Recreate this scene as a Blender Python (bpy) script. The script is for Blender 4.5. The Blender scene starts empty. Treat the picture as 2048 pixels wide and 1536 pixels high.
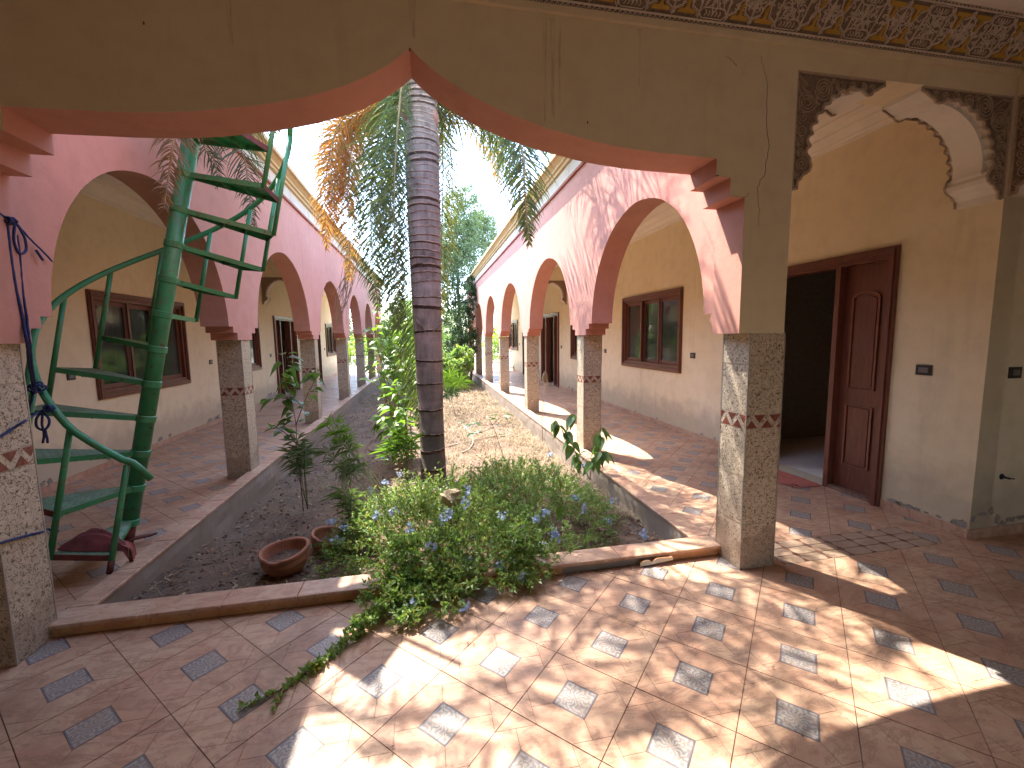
import bpy, math, random
import numpy as np
from mathutils import Vector, Matrix, noise
random.seed(7); np.random.seed(7)
S = bpy.context.scene
COL = S.collection
R = math.radians
# ------------------------------------------------------------------ camera
F_PX, PIT, YAW, ROL = 863.87, 0.1091, 0.1938, -0.0140
CP = np.array([2.0605, -2.4386, 1.6])
_c, _s = math.cos(YAW), math.sin(YAW)
FW = np.array([_s * math.cos(PIT), _c * math.cos(PIT), -math.sin(PIT)])
_r0 = np.array([_c, -_s, 0.0]); _u0 = np.cross(_r0, FW)
RT = math.cos(ROL) * _r0 + math.sin(ROL) * _u0
UP = -math.sin(ROL) * _r0 + math.cos(ROL) * _u0
cam = bpy.data.cameras.new('camera'); camo = bpy.data.objects.new('camera', cam); COL.objects.link(camo)
m = Matrix.Identity(4)
for i in range(3):
    m[i][0] = RT[i]; m[i][1] = UP[i]; m[i][2] = -FW[i]; m[i][3] = CP[i]
camo.matrix_world = m
cam.sensor_fit = 'HORIZONTAL'; cam.sensor_width = 36; cam.lens = F_PX / 2048 * 36
cam.clip_start = 0.05; cam.clip_end = 600
S.camera = camo
# ------------------------------------------------------------------ sky, sun, exposure
SUN = Vector((-0.314, 0.515, 1.0)).normalized()
w = bpy.data.worlds.new('World'); S.world = w; w.use_nodes = True
nt = w.node_tree; nt.nodes.clear()
sky = nt.nodes.new('ShaderNodeTexSky'); sky.sky_type = 'NISHITA'; sky.sun_disc = False
sky.sun_elevation = math.asin(SUN.z); sky.sun_rotation = math.atan2(SUN.x, SUN.y)
sky.air_density = 1.0; sky.dust_density = 1.0; sky.ozone_density = 1.5
bg = nt.nodes.new('ShaderNodeBackground'); bg.inputs[1].default_value = 0.15
ow = nt.nodes.new('ShaderNodeOutputWorld')
nt.links.new(sky.outputs[0], bg.inputs[0]); nt.links.new(bg.outputs[0], ow.inputs[0])
sl = bpy.data.lights.new('sun', 'SUN'); sl.energy = 2.0; sl.angle = R(0.53); sl.color = (1.0, 0.93, 0.83)
so = bpy.data.objects.new('sun', sl); COL.objects.link(so)
so.rotation_euler = (-SUN).to_track_quat('-Z', 'Y').to_euler(); so.location = SUN * 40
S.view_settings.view_transform = 'Standard'; S.view_settings.look = 'None'
S.view_settings.gamma = 1.0; S.view_settings.exposure = 3.22
try: S.view_settings.use_curve_mapping = False
except Exception: pass
S.render.engine = 'CYCLES'
cy = S.cycles
cy.use_denoising = True
try: cy.denoiser = 'OPENIMAGEDENOISE'
except Exception: pass
cy.max_bounces = 12; cy.diffuse_bounces = 9; cy.glossy_bounces = 3; cy.transmission_bounces = 6; cy.transparent_max_bounces = 8
cy.sample_clamp_indirect = 8.0; cy.caustics_reflective = False; cy.caustics_refractive = False

# ------------------------------------------------------------------ helpers
def at(px, py, ax, val):
    """point of the plane ax=val met by the sight line through photo pixel (px,py)"""
    d = FW + RT * (px - 1024) / F_PX - UP * (py - 768) / F_PX
    i = 'xyz'.index(ax)
    return Vector(CP + d * (val - CP[i]) / d[i])
W = {}
def wpos(o): return W.get(o.name, Vector((0, 0, 0))) if o else Vector((0, 0, 0))
def props(o, label=None, cat=None, group=None, kind=None):
    if label: o['label'] = label
    if cat: o['category'] = cat
    if group: o['group'] = group
    if kind: o['kind'] = kind
    return o
def empty(name, loc, label=None, cat=None, group=None, kind=None):
    o = bpy.data.objects.new(name, None); COL.objects.link(o); o.location = loc; o.empty_display_size = 0.1
    W[o.name] = Vector(loc)
    return props(o, label, cat, group, kind)
class MB:
    def __init__(s): s.v = []; s.f = []; s.m = []; s.uv = []; s.has_uv = False
    def add(s, vs, fs, m=0, uvs=None):
        b = len(s.v); s.v.extend([tuple(p) for p in vs])
        for k, f in enumerate(fs):
            s.f.append([b + i for i in f]); s.m.append(m)
            if uvs: s.uv.append(uvs[k]); s.has_uv = True
            else: s.uv.append(None)
    def poly(s, pts, m=0, uv=None): s.add(pts, [list(range(len(pts)))], m, [uv] if uv else None)
    def box(s, x0, y0, z0, x1, y1, z1, m=0):
        if x0 > x1: x0, x1 = x1, x0
        if y0 > y1: y0, y1 = y1, y0
        if z0 > z1: z0, z1 = z1, z0
        v = [(x0,y0,z0),(x1,y0,z0),(x1,y1,z0),(x0,y1,z0),(x0,y0,z1),(x1,y0,z1),(x1,y1,z1),(x0,y1,z1)]
        s.add(v, [(0,3,2,1),(4,5,6,7),(0,1,5,4),(1,2,6,5),(2,3,7,6),(3,0,4,7)], m)
    def prism(s, pts, axis, d0, d1, m=0, ms=None):
        n = len(pts)
        def P(p, d): return (d, p[0], p[1]) if axis == 'x' else ((p[0], d, p[1]) if axis == 'y' else (p[0], p[1], d))
        vs = [P(p, d0) for p in pts] + [P(p, d1) for p in pts]
        s.add(vs, [list(range(n))[::-1], list(range(n, 2 * n))], m)
        s.add(vs, [(i, (i + 1) % n, n + (i + 1) % n, n + i) for i in range(n)], m if ms is None else ms)
    def tube(s, pts, r, n=8, m=0, cap=True):
        pts = [Vector(p) for p in pts]; k = len(pts)
        rr = r if hasattr(r, '__len__') else [r] * k
        vs = []; prev = None
        for i, p in enumerate(pts):
            t = (pts[min(i + 1, k - 1)] - pts[max(i - 1, 0)]).normalized()
            if prev is None:
                a = Vector((0, 0, 1)) if abs(t.z) < 0.9 else Vector((1, 0, 0)); prev = t.cross(a).normalized()
            u = (prev - t * prev.dot(t))
            u = u.normalized() if u.length > 1e-6 else t.orthogonal().normalized()
            prev = u; q = t.cross(u)
            for j in range(n):
                a = 2 * math.pi * j / n; vs.append(p + (u * math.cos(a) + q * math.sin(a)) * rr[i])
        fs = [(i*n+j, i*n+(j+1)%n, (i+1)*n+(j+1)%n, (i+1)*n+j) for i in range(k-1) for j in range(n)]
        if cap: fs += [list(range(n))[::-1], list(range((k-1)*n, k*n))]
        s.add(vs, fs, m)
    def lathe(s, prof, c, n=32, m=0, ms=None):
        vs = []; k = len(prof)
        for r_, z in prof:
            for j in range(n):
                a = 2 * math.pi * j / n; vs.append((c[0] + r_*math.cos(a), c[1] + r_*math.sin(a), c[2] + z))
        for i in range(k - 1):
            s.add([vs[q] for q in range(i*n, (i+2)*n)], [(j, (j+1)%n, n+(j+1)%n, n+j) for j in range(n)], ms[i] if ms else m)
    def build(s, name, mats, parent=None, smooth=False, origin=None, **pr):
        if not isinstance(mats, (list, tuple)): mats = [mats]
        arr = np.array(s.v, dtype=float)
        if origin is None:
            lo = arr.min(0); hi = arr.max(0); origin = Vector(((lo[0]+hi[0])/2, (lo[1]+hi[1])/2, lo[2]))
        origin = Vector(origin)
        me = bpy.data.meshes.new(name)
        me.from_pydata((arr - np.array(origin)).tolist(), [], s.f)
        for mm in mats: me.materials.append(mm)
        me.polygons.foreach_set('material_index', s.m)
        if smooth: me.polygons.foreach_set('use_smooth', [True] * len(s.f))
        if s.has_uv:
            ul = me.uv_layers.new(name='uv'); d = []
            for f, u in zip(s.f, s.uv):
                for i in range(len(f)): d.extend(u[i] if u else (0, 0))
            ul.data.foreach_set('uv', d)
        me.update()
        return link(name, me, parent, origin, **pr)
def link(name, me, parent, origin, **pr):
    o = bpy.data.objects.new(name, me); COL.objects.link(o)
    origin = Vector(origin); W[o.name] = origin
    if parent: o.parent = parent; o.location = origin - wpos(parent)
    else: o.location = origin
    return props(o, **pr)
def curtain(mb, line, top, a0, a1, axis, m0, m1, mu, mtop=None):
    """wall hanging from height `top` down to the polyline `line` [(s,z)..], between a0 and a1 on the other axis"""
    def P(s_, a, z): return (s_, a, z) if axis == 'x' else (a, s_, z)
    for k, (p, q) in enumerate(zip(line, line[1:])):
        if abs(q[0] - p[0]) > 1e-6:
            mb.poly([P(p[0],a0,p[1]), P(q[0],a0,q[1]), P(q[0],a0,top), P(p[0],a0,top)], m0)
            mb.poly([P(p[0],a1,p[1]), P(q[0],a1,q[1]), P(q[0],a1,top), P(p[0],a1,top)], m1)
        mb.poly([P(p[0],a0,p[1]), P(q[0],a0,q[1]), P(q[0],a1,q[1]), P(p[0],a1,p[1])], mu(k, p, q) if callable(mu) else mu)
    for e in (line[0], line[-1]):
        mb.poly([P(e[0],a0,e[1]), P(e[0],a1,e[1]), P(e[0],a1,top), P(e[0],a0,top)], m0)
    mb.poly([P(line[0][0],a0,top), P(line[-1][0],a0,top), P(line[-1][0],a1,top), P(line[0][0],a1,top)], m0 if mtop is None else mtop)
def clip(poly, x0, y0, x1, y1):
    """clip polygon of (x,y,u,v) to a rectangle"""
    for ax, val, sg in ((0, x0, 1), (0, x1, -1), (1, y0, 1), (1, y1, -1)):
        out = []
        for i in range(len(poly)):
            a = poly[i-1]; b = poly[i]; da = (a[ax]-val)*sg; db = (b[ax]-val)*sg
            if (da < 0) != (db < 0):
                t = da/(da-db); out.append(tuple(a[j]+(b[j]-a[j])*t for j in range(4)))
            if db >= 0: out.append(b)
        poly = out
        if len(poly) < 3: return []
    return poly

# ------------------------------------------------------------------ materials
def newmat(name):
    mt = bpy.data.materials.new(name); mt.use_nodes = True
    t = mt.node_tree; b = t.nodes['Principled BSDF']
    return mt, t, b
def nd(t, kind, **kw):
    n = t.nodes.new('ShaderNode' + kind)
    for k, v in kw.items():
        if k.startswith('i_'): n.inputs[int(k[2:])].default_value = v
        else: setattr(n, k, v)
    return n
def mix(t, a, b, fac, blend='MIX'):
    n = t.nodes.new('ShaderNodeMix'); n.data_type = 'RGBA'; n.blend_type = blend
    for i, v in ((6, a), (7, b)):
        if isinstance(v, tuple): n.inputs[i].default_value = (*v[:3], 1)
        else: t.links.new(v, n.inputs[i])
    if isinstance(fac, (int, float)): n.inputs[0].default_value = fac
    else: t.links.new(fac, n.inputs[0])
    return n.outputs[2]
def ramp(t, fac, stops, interp='LINEAR'):
    n = t.nodes.new('ShaderNodeValToRGB'); n.color_ramp.interpolation = interp
    e = n.color_ramp.elements
    e[0].position = stops[0][0]; e[0].color = (*[stops[0][1]]*3, 1) if not isinstance(stops[0][1], tuple) else (*stops[0][1], 1)
    e[1].position = stops[-1][0]; e[1].color = (*[stops[-1][1]]*3, 1) if not isinstance(stops[-1][1], tuple) else (*stops[-1][1], 1)
    for p, c in stops[1:-1]:
        x = e.new(p); x.color = (*[c]*3, 1) if not isinstance(c, tuple) else (*c, 1)
    t.links.new(fac, n.inputs[0]); return n.outputs[0]
def pos(t, sc=(1, 1, 1), obj=False):
    if obj: g = nd(t, 'TexCoord').outputs['Object']
    else: g = nd(t, 'NewGeometry').outputs['Position']
    mp = nd(t, 'Mapping'); mp.inputs[3].default_value = sc; t.links.new(g, mp.inputs[0]); return mp.outputs[0]
def noi(t, vec, scale, detail=4, rough=0.55, dist=0.0):
    n = nd(t, 'TexNoise'); n.inputs['Scale'].default_value = scale; n.inputs['Detail'].default_value = detail
    n.inputs['Roughness'].default_value = rough; n.inputs['Distortion'].default_value = dist
    t.links.new(vec, n.inputs['Vector']); return n.outputs['Fac']
def bump(t, b, h, strength=0.3, dist=0.005):
    n = nd(t, 'Bump'); n.inputs['Strength'].default_value = strength; n.inputs['Distance'].default_value = dist
    t.links.new(h, n.inputs['Height']); t.links.new(n.outputs[0], b.inputs['Normal'])
def mathn(t, op, a, b_=None, c=None):
    n = nd(t, 'Math', operation=op)
    for i, v in enumerate((a, b_, c)):
        if v is None: continue
        if isinstance(v, (int, float)): n.inputs[i].default_value = v
        else: t.links.new(v, n.inputs[i])
    return n.outputs[0]
def plaster(name, col, col2, dirt=(0.25, 0.19, 0.13), rough=0.85, grain=90, low=True, streak=0.25):
    mt, t, b = newmat(name); p = pos(t)
    c = mix(t, col, col2, ramp(t, noi(t, p, 1.3, 5), [(0.35, 0), (0.7, 1)]))
    c = mix(t, c, tuple(x*0.82 for x in col), mathn(t, 'MULTIPLY', ramp(t, noi(t, p, 7, 5, 0.6), [(0.45, 0), (0.75, 1)]), 0.5))
    st = ramp(t, noi(t, pos(t, (5, 5, 0.45)), 1.0, 5, 0.6), [(0.58, 0), (0.78, 1)])
    c = mix(t, c, dirt, mathn(t, 'MULTIPLY', st, streak))
    if low:
        sp = nd(t, 'SeparateXYZ'); t.links.new(nd(t, 'NewGeometry').outputs['Position'], sp.inputs[0])
        h = mathn(t, 'ADD', sp.outputs[2], mathn(t, 'MULTIPLY', noi(t, p, 5, 5), -0.55))
        d = ramp(t, h, [(0.0, 1), (0.32, 0)])
        c = mix(t, c, dirt, mathn(t, 'MULTIPLY', d, 0.45))
    t.links.new(c, b.inputs['Base Color']); b.inputs['Roughness'].default_value = rough
    h = mathn(t, 'ADD', noi(t, p, grain, 3, 0.6), mathn(t, 'MULTIPLY', noi(t, p, 14, 3), 1.2))
    bump(t, b, h, 0.35, 0.004)
    return mt
def plain(name, col, rough=0.6, var=0.15, scale=20, metal=0.0, bmp=0.0, spec=0.5, obj=False):
    mt, t, b = newmat(name); p = pos(t, obj=obj)
    n = noi(t, p, scale, 4)
    c = mix(t, tuple(x*(1-var) for x in col), tuple(min(1, x*(1+var)) for x in col), ramp(t, n, [(0.3, 0), (0.7, 1)]))
    t.links.new(c, b.inputs['Base Color']); b.inputs['Roughness'].default_value = rough
    b.inputs['Metallic'].default_value = metal; b.inputs['Specular IOR Level'].default_value = spec
    if bmp: bump(t, b, noi(t, p, scale*3, 4), bmp, 0.003)
    return mt
M = {}
M['yellow'] = plaster('yellow_plaster', (0.78, 0.67, 0.455), (0.82, 0.725, 0.53), streak=0.22)
M['pink'] = plaster('pink_paint', (0.60, 0.275, 0.205), (0.63, 0.31, 0.24), dirt=(0.36, 0.17, 0.14), low=False, grain=60, streak=0.3)
M['white'] = plaster('white_plaster', (0.84, 0.79, 0.71), (0.80, 0.75, 0.67), low=False, streak=0.1)
M['cream'] = plaster('cream_band', (0.70, 0.62, 0.50), (0.62, 0.55, 0.45), low=False, streak=0.35)
M['ochre'] = plaster('ochre_cornice', (0.62, 0.46, 0.24), (0.68, 0.52, 0.30), low=False, streak=0.3)
M['redtrim'] = plaster('red_trim', (0.34, 0.10, 0.07), (0.40, 0.13, 0.09), low=False)
M['concrete'] = plaster('kerb_render', (0.40, 0.33, 0.27), (0.30, 0.25, 0.20), dirt=(0.16, 0.12, 0.09), low=True, grain=45, streak=0.4)
M['peel'] = plaster('bare_cement', (0.33, 0.30, 0.27), (0.25, 0.22, 0.20), low=False, grain=50)
M['crack'] = plain('crack_shadow', (0.16, 0.11, 0.07), 0.9)

def granite(name, a, b_, speck, obj=False):
    mt, t, b = newmat(name); p = pos(t)
    n1 = noi(t, p, 62, 2.5, 0.6, 1.2); n2 = noi(t, p, 120, 2, 0.5, 0.8)
    c = mix(t, a, b_, ramp(t, noi(t, p, 22, 3), [(0.35, 0), (0.65, 1)]))
    c = mix(t, c, tuple(x*0.45 for x in b_), ramp(t, n1, [(0.535, 0), (0.585, 1)]))
    c = mix(t, c, speck, ramp(t, n1, [(0.60, 0), (0.645, 1)]))
    c = mix(t, c, (0.03, 0.022, 0.018), ramp(t, n2, [(0.63, 0), (0.67, 1)]))
    sp = nd(t, 'SeparateXYZ'); t.links.new(nd(t, 'NewGeometry').outputs['Position'], sp.inputs[0])
    c = mix(t, c, (0.20, 0.13, 0.085), mathn(t, 'MULTIPLY', ramp(t, mathn(t, 'ADD', sp.outputs[2], mathn(t, 'MULTIPLY', noi(t, p, 6, 5), -.5)), [(-.22, 1), (.02, 0)]), .45))
    c = mix(t, c, tuple(x*0.6 for x in a), mathn(t, 'MULTIPLY', ramp(t, noi(t, p, 2.2, 4), [(0.45, 0), (0.75, 1)]), 0.5))
    t.links.new(c, b.inputs['Base Color']); b.inputs['Roughness'].default_value = 0.38
    bump(t, b, n1, 0.08, 0.001)
    return mt
M['granite'] = granite('cream_granite', (0.66, 0.56, 0.43), (0.54, 0.44, 0.32), (0.10, 0.065, 0.045))
M['redstone'] = granite('red_granite', (0.30, 0.085, 0.055), (0.22, 0.06, 0.04), (0.10, 0.03, 0.02))
M['grout'] = plain('pale_grout', (0.62, 0.54, 0.44), 0.8)
M['trim'] = plain('metal_edge_strip', (0.50, 0.46, 0.40), 0.35, metal=0.5)

def terracotta(name, a, b_, dark, gloss=0.42):
    mt, t, b = newmat(name); p = pos(t)
    oi = nd(t, 'ObjectInfo').outputs['Random']
    n = noi(t, p, 5.5, 6, 0.62, 0.6)
    c = mix(t, a, b_, ramp(t, mathn(t, 'ADD', n, mathn(t, 'MULTIPLY', oi, 0.12)), [(0.42, 0), (0.68, 1)]))
    v = noi(t, pos(t, (1.0, 2.4, 1)), 4.0, 8, 0.68, 2.2)
    c = mix(t, c, dark, mathn(t, 'MULTIPLY', ramp(t, v, [(0.50, 0), (0.56, 1), (0.62, 0)]), 0.55))
    d = ramp(t, noi(t, p, 1.1, 6, 0.7, 0.4), [(0.50, 0), (0.72, 1)])
    c = mix(t, c, tuple(x*0.62 for x in dark), mathn(t, 'MULTIPLY', d, 0.70))
    c = mix(t, c, tuple(x*0.5 for x in dark), mathn(t, 'MULTIPLY', ramp(t, noi(t, p, 95, 3), [(0.60, 0), (0.70, 1)]), 0.35))
    t.links.new(c, b.inputs['Base Color'])
    r_ = ramp(t, noi(t, p, 3, 5), [(0.3, gloss-0.08), (0.7, gloss+0.25)])
    t.links.new(r_, b.inputs['Roughness'])
    bump(t, b, mathn(t, 'ADD', noi(t, p, 30, 4), v), 0.25, 0.003)
    return mt
M['terra'] = terracotta('terracotta_tile', (0.50, 0.285, 0.185), (0.56, 0.37, 0.245), (0.29, 0.145, 0.095))
M['terra_step'] = terracotta('ochre_riser_tile', (0.48, 0.23, 0.09), (0.56, 0.30, 0.13), (0.30, 0.13, 0.06))
M['groove'] = plain('dark_grout', (0.16, 0.085, 0.06), 0.9)
M['biscuit'] = plain('broken_tile_core', (0.66, 0.58, 0.48), 0.9, bmp=0.5)

def inset_mat():
    mt, t, b = newmat('printed_inset_tile')
    uv = nd(t, 'UVMap'); sp = nd(t, 'SeparateXYZ'); t.links.new(uv.outputs[0], sp.inputs[0])
    a = sp.outputs[0]; c_ = sp.outputs[1]
    p_ = mathn(t, 'MULTIPLY', mathn(t, 'ADD', a, c_), 0.7071); q_ = mathn(t, 'MULTIPLY', mathn(t, 'SUBTRACT', a, c_), 0.7071)
    def line(v, off, w_):  # 1 near |v|-off = 0
        return mathn(t, 'LESS_THAN', mathn(t, 'ABSOLUTE', mathn(t, 'SUBTRACT', mathn(t, 'ABSOLUTE', v), off)), w_)
    ang = mathn(t, 'ARCTAN2', c_, a)
    rr = mathn(t, 'SQRT', mathn(t, 'ADD', mathn(t, 'MULTIPLY', a, a), mathn(t, 'MULTIPLY', c_, c_)))
    pet = mathn(t, 'SINE', mathn(t, 'ADD', mathn(t, 'ADD', mathn(t, 'MULTIPLY', ang, 12.0), mathn(t, 'MULTIPLY', noi(t, uv.outputs[0], 4.5, 2), 7.0)), mathn(t, 'MULTIPLY', mathn(t, 'SINE', mathn(t, 'MULTIPLY', rr, 13.0)), 1.6)))
    wv = mathn(t, 'SINE', mathn(t, 'MULTIPLY', mathn(t, 'ADD', mathn(t, 'ABSOLUTE', p_), mathn(t, 'MULTIPLY', mathn(t, 'SINE', mathn(t, 'MULTIPLY', q_, 11.0)), 0.12)), 17.0))
    inn = mathn(t, 'LESS_THAN', rr, 0.78)
    pat = mathn(t, 'ADD', mathn(t, 'MULTIPLY', pet, inn), mathn(t, 'MULTIPLY', wv, mathn(t, 'SUBTRACT', 1.0, inn)))
    mask = ramp(t, mathn(t, 'ADD', mathn(t, 'MULTIPLY', pat, 0.5), 0.5), [(0.40, 0), (0.55, 1)])
    g = mix(t, (0.215, 0.20, 0.20), (0.37, 0.335, 0.295), mask)
    ln = mathn(t, 'MAXIMUM', mathn(t, 'MAXIMUM', line(p_, 0.0, 0.022), line(q_, 0.0, 0.022)), mathn(t, 'MAXIMUM', line(p_, 0.68, 0.02), line(q_, 0.68, 0.02)))
    g = mix(t, g, (0.27, 0.19, 0.155), ln)
    mx = mathn(t, 'MAXIMUM', mathn(t, 'ABSOLUTE', a), mathn(t, 'ABSOLUTE', c_))
    g = mix(t, g, (0.125, 0.12, 0.145), mathn(t, 'GREATER_THAN', mx, 0.90))
    n = noi(t, pos(t), 9, 5)
    g = mix(t, g, (0.36, 0.25, 0.19), mathn(t, 'MULTIPLY', ramp(t, n, [(0.45, 0), (0.75, 1)]), 0.5))
    t.links.new(g, b.inputs['Base Color']); b.inputs['Roughness'].default_value = 0.42
    bump(t, b, mask, 0.25, 0.002)
    return mt
M['inset'] = inset_mat()

def wood(name, col, rough=0.38):
    mt, t, b = newmat(name); p = pos(t, (9, 9, 1.2))
    n = noi(t, p, 4, 6, 0.65, 0.8)
    c = mix(t, tuple(x*0.6 for x in col), tuple(x*1.25 for x in col), ramp(t, n, [(0.3, 0), (0.72, 1)]))
    t.links.new(c, b.inputs['Base Color']); b.inputs['Roughness'].default_value = rough
    bump(t, b, n, 0.15, 0.002); return mt
M['wood'] = wood('dark_red_wood', (0.165, 0.055, 0.034))
M['woodlight'] = wood('door_moulding_wood', (0.24, 0.085, 0.055), 0.3)
M['woodworn'] = wood('worn_wood', (0.22, 0.13, 0.09), 0.7)
def glass_mat():
    mt, t, b = newmat('window_glass'); p = pos(t)
    b.inputs['Base Color'].default_value = (0.05, 0.055, 0.055, 1); b.inputs['Roughness'].default_value = 0.03
    b.inputs['Specular IOR Level'].default_value = 0.9
    d = ramp(t, noi(t, p, 3.0, 6, 0.7), [(0.35, 0.02), (0.75, 0.14)])
    t.links.new(d, b.inputs['Roughness'])
    tr = nd(t, 'BsdfTransparent'); tr.inputs[0].default_value = (0.6, 0.65, 0.62, 1)
    mx = nd(t, 'MixShader'); mx.inputs[0].default_value = 0.62
    out = t.nodes['Material Output']
    t.links.new(tr.outputs[0], mx.inputs[1]); t.links.new(b.outputs[0], mx.inputs[2]); t.links.new(mx.outputs[0], out.inputs[0])
    return mt
M['glass'] = glass_mat()
M['curtain'] = plain('net_curtain', (0.40, 0.38, 0.33), 0.9)
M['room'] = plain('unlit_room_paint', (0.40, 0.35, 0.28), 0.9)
M['black'] = plain('black_plastic', (0.022, 0.019, 0.019), 0.4)
M['greyplastic'] = plain('grey_plastic', (0.16, 0.15, 0.15), 0.4)
def greenpaint():
    mt, t, b = newmat('green_gloss_paint'); p = pos(t)
    c = mix(t, (0.030, 0.23, 0.085), (0.055, 0.31, 0.135), ramp(t, noi(t, p, 5, 4), [(0.3, 0), (0.7, 1)]))
    c = mix(t, c, (0.13, 0.14, 0.08), mathn(t, 'MULTIPLY', ramp(t, noi(t, p, 13, 6, 0.7), [(0.48, 0), (0.70, 1)]), 0.6))
    c = mix(t, c, (0.11, 0.05, 0.03), ramp(t, noi(t, p, 30, 6, 0.7), [(0.60, 0), (0.63, 1)]))
    t.links.new(c, b.inputs['Base Color']); b.inputs['Roughness'].default_value = 0.36
    bump(t, b, noi(t, p, 60, 3), 0.12, 0.002); return mt
M['green'] = greenpaint()
M['greendull'] = plain('dusty_green_plate', (0.17, 0.27, 0.18), 0.6, 0.3, 14, bmp=0.2)
M['rust'] = plain('maroon_primer', (0.13, 0.035, 0.028), 0.6, 0.35, 25, bmp=0.2)
M['hole'] = plain('punched_hole', (0.02, 0.035, 0.025), 0.9)
M['rope'] = plain('blue_rope', (0.035, 0.05, 0.16), 0.85, 0.4, 260, bmp=0.9)
M['cloth'] = plain('maroon_cloth', (0.17, 0.045, 0.045), 0.9, 0.35, 11, bmp=0.4)
M['clothpale'] = plain('faded_red_cloth', (0.46, 0.14, 0.10), 0.9, 0.2, 15, bmp=0.4)
M['clay'] = plain('clay_pot', (0.36, 0.155, 0.09), 0.8, 0.3, 9, bmp=0.4)
M['rock'] = plain('pale_rock', (0.46, 0.36, 0.22), 0.9, 0.3, 12, bmp=1.0)
M['hose'] = plain('pale_hose', (0.38, 0.30, 0.23), 0.7, 0.2)
M['stem'] = plain('brown_stem', (0.20, 0.11, 0.065), 0.85, 0.3, 40)
M['greenstem'] = plain('green_stem', (0.12, 0.16, 0.05), 0.8, 0.3, 30)
M['straw'] = plain('dry_straw', (0.36, 0.27, 0.165), 0.85, 0.3, 8)
M['deadleaf'] = plain('dead_leaf', (0.24, 0.13, 0.07), 0.9, 0.5, 6)

def leafmat(name, cols, trans=0.35, rough=0.45):
    mt, t, b = newmat(name)
    g = nd(t, 'NewGeometry').outputs['Random Per Island']
    c = ramp(t, g, [(i/(len(cols)-1), c_) for i, c_ in enumerate(cols)])
    t.links.new(c, b.inputs['Base Color']); b.inputs['Roughness'].default_value = rough
    tr = nd(t, 'BsdfTranslucent'); t.links.new(mix(t, c, (1, 1, 0.45), 1.0, 'MULTIPLY'), tr.inputs[0])
    br = nd(t, 'MixShader'); br.inputs[0].default_value = trans
    hs = nd(t, 'HueSaturation'); hs.inputs['Value'].default_value = 1.8; t.links.new(c, hs.inputs['Color'])
    mm = mix(t, hs.outputs[0], (1, 1, 0.55), 0.0); t.links.new(mix(t, hs.outputs[0], (1.0, 1.0, 0.5), 1.0, 'MULTIPLY'), tr.inputs[0])
    t.links.new(b.outputs[0], br.inputs[1]); t.links.new(tr.outputs[0], br.inputs[2])
    t.links.new(br.outputs[0], t.nodes['Material Output'].inputs[0])
    return mt
M['leaf'] = leafmat('shrub_leaf', [(0.12, 0.22, 0.06), (0.20, 0.33, 0.10), (0.15, 0.27, 0.075), (0.27, 0.38, 0.14), (0.17, 0.30, 0.09), (0.40, 0.34, 0.12)])
M['leafdark'] = leafmat('dark_leaf', [(0.022, 0.055, 0.018), (0.04, 0.085, 0.028), (0.03, 0.07, 0.02), (0.06, 0.10, 0.035)], 0.25)
M['leafbright'] = leafmat('bright_leaf', [(0.10, 0.20, 0.03), (0.14, 0.25, 0.035), (0.08, 0.17, 0.03)], 0.45)
M['leafbig'] = leafmat('broad_leaf', [(0.035, 0.085, 0.025), (0.06, 0.125, 0.035), (0.045, 0.10, 0.03)], 0.3, 0.35)
M['leafmid'] = leafmat('mid_green_leaf', [(0.07, 0.15, 0.045), (0.11, 0.20, 0.06), (0.08, 0.16, 0.05)], 0.35, 0.4)
M['leafgrey'] = leafmat('grey_green_leaf', [(0.10, 0.16, 0.08), (0.15, 0.21, 0.10), (0.08, 0.14, 0.06)], 0.25)
M['hedge'] = leafmat('yellow_green_leaf', [(0.20, 0.30, 0.03), (0.28, 0.36, 0.05), (0.15, 0.24, 0.03)], 0.5)
M['frondgreen'] = leafmat('palm_leaflet_green', [(0.06, 0.095, 0.032), (0.09, 0.13, 0.042), (0.12, 0.15, 0.055), (0.07, 0.10, 0.045)], 0.4)
M['frondolive'] = leafmat('palm_leaflet_olive', [(0.09, 0.105, 0.03), (0.13, 0.135, 0.04), (0.07, 0.09, 0.028), (0.18, 0.13, 0.045)], 0.4)
M['frondorange'] = leafmat('palm_leaflet_orange', [(0.32, 0.13, 0.045), (0.38, 0.18, 0.07), (0.26, 0.13, 0.04), (0.18, 0.14, 0.045)], 0.42)
M['frondbrown'] = leafmat('palm_leaflet_dry', [(0.16, 0.115, 0.06), (0.24, 0.17, 0.095), (0.11, 0.085, 0.045), (0.30, 0.20, 0.12)], 0.25, 0.7)
M['frondgrey'] = leafmat('palm_leaflet_dusty', [(0.07, 0.085, 0.045), (0.10, 0.11, 0.06), (0.055, 0.07, 0.04)], 0.2, 0.6)
M['petal'] = leafmat('pale_blue_petal', [(0.36, 0.44, 0.78), (0.46, 0.54, 0.85), (0.32, 0.40, 0.72)], 0.3)
M['yleaf'] = leafmat('yellowed_leaf', [(0.50, 0.38, 0.04), (0.42, 0.34, 0.05)], 0.3)

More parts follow.
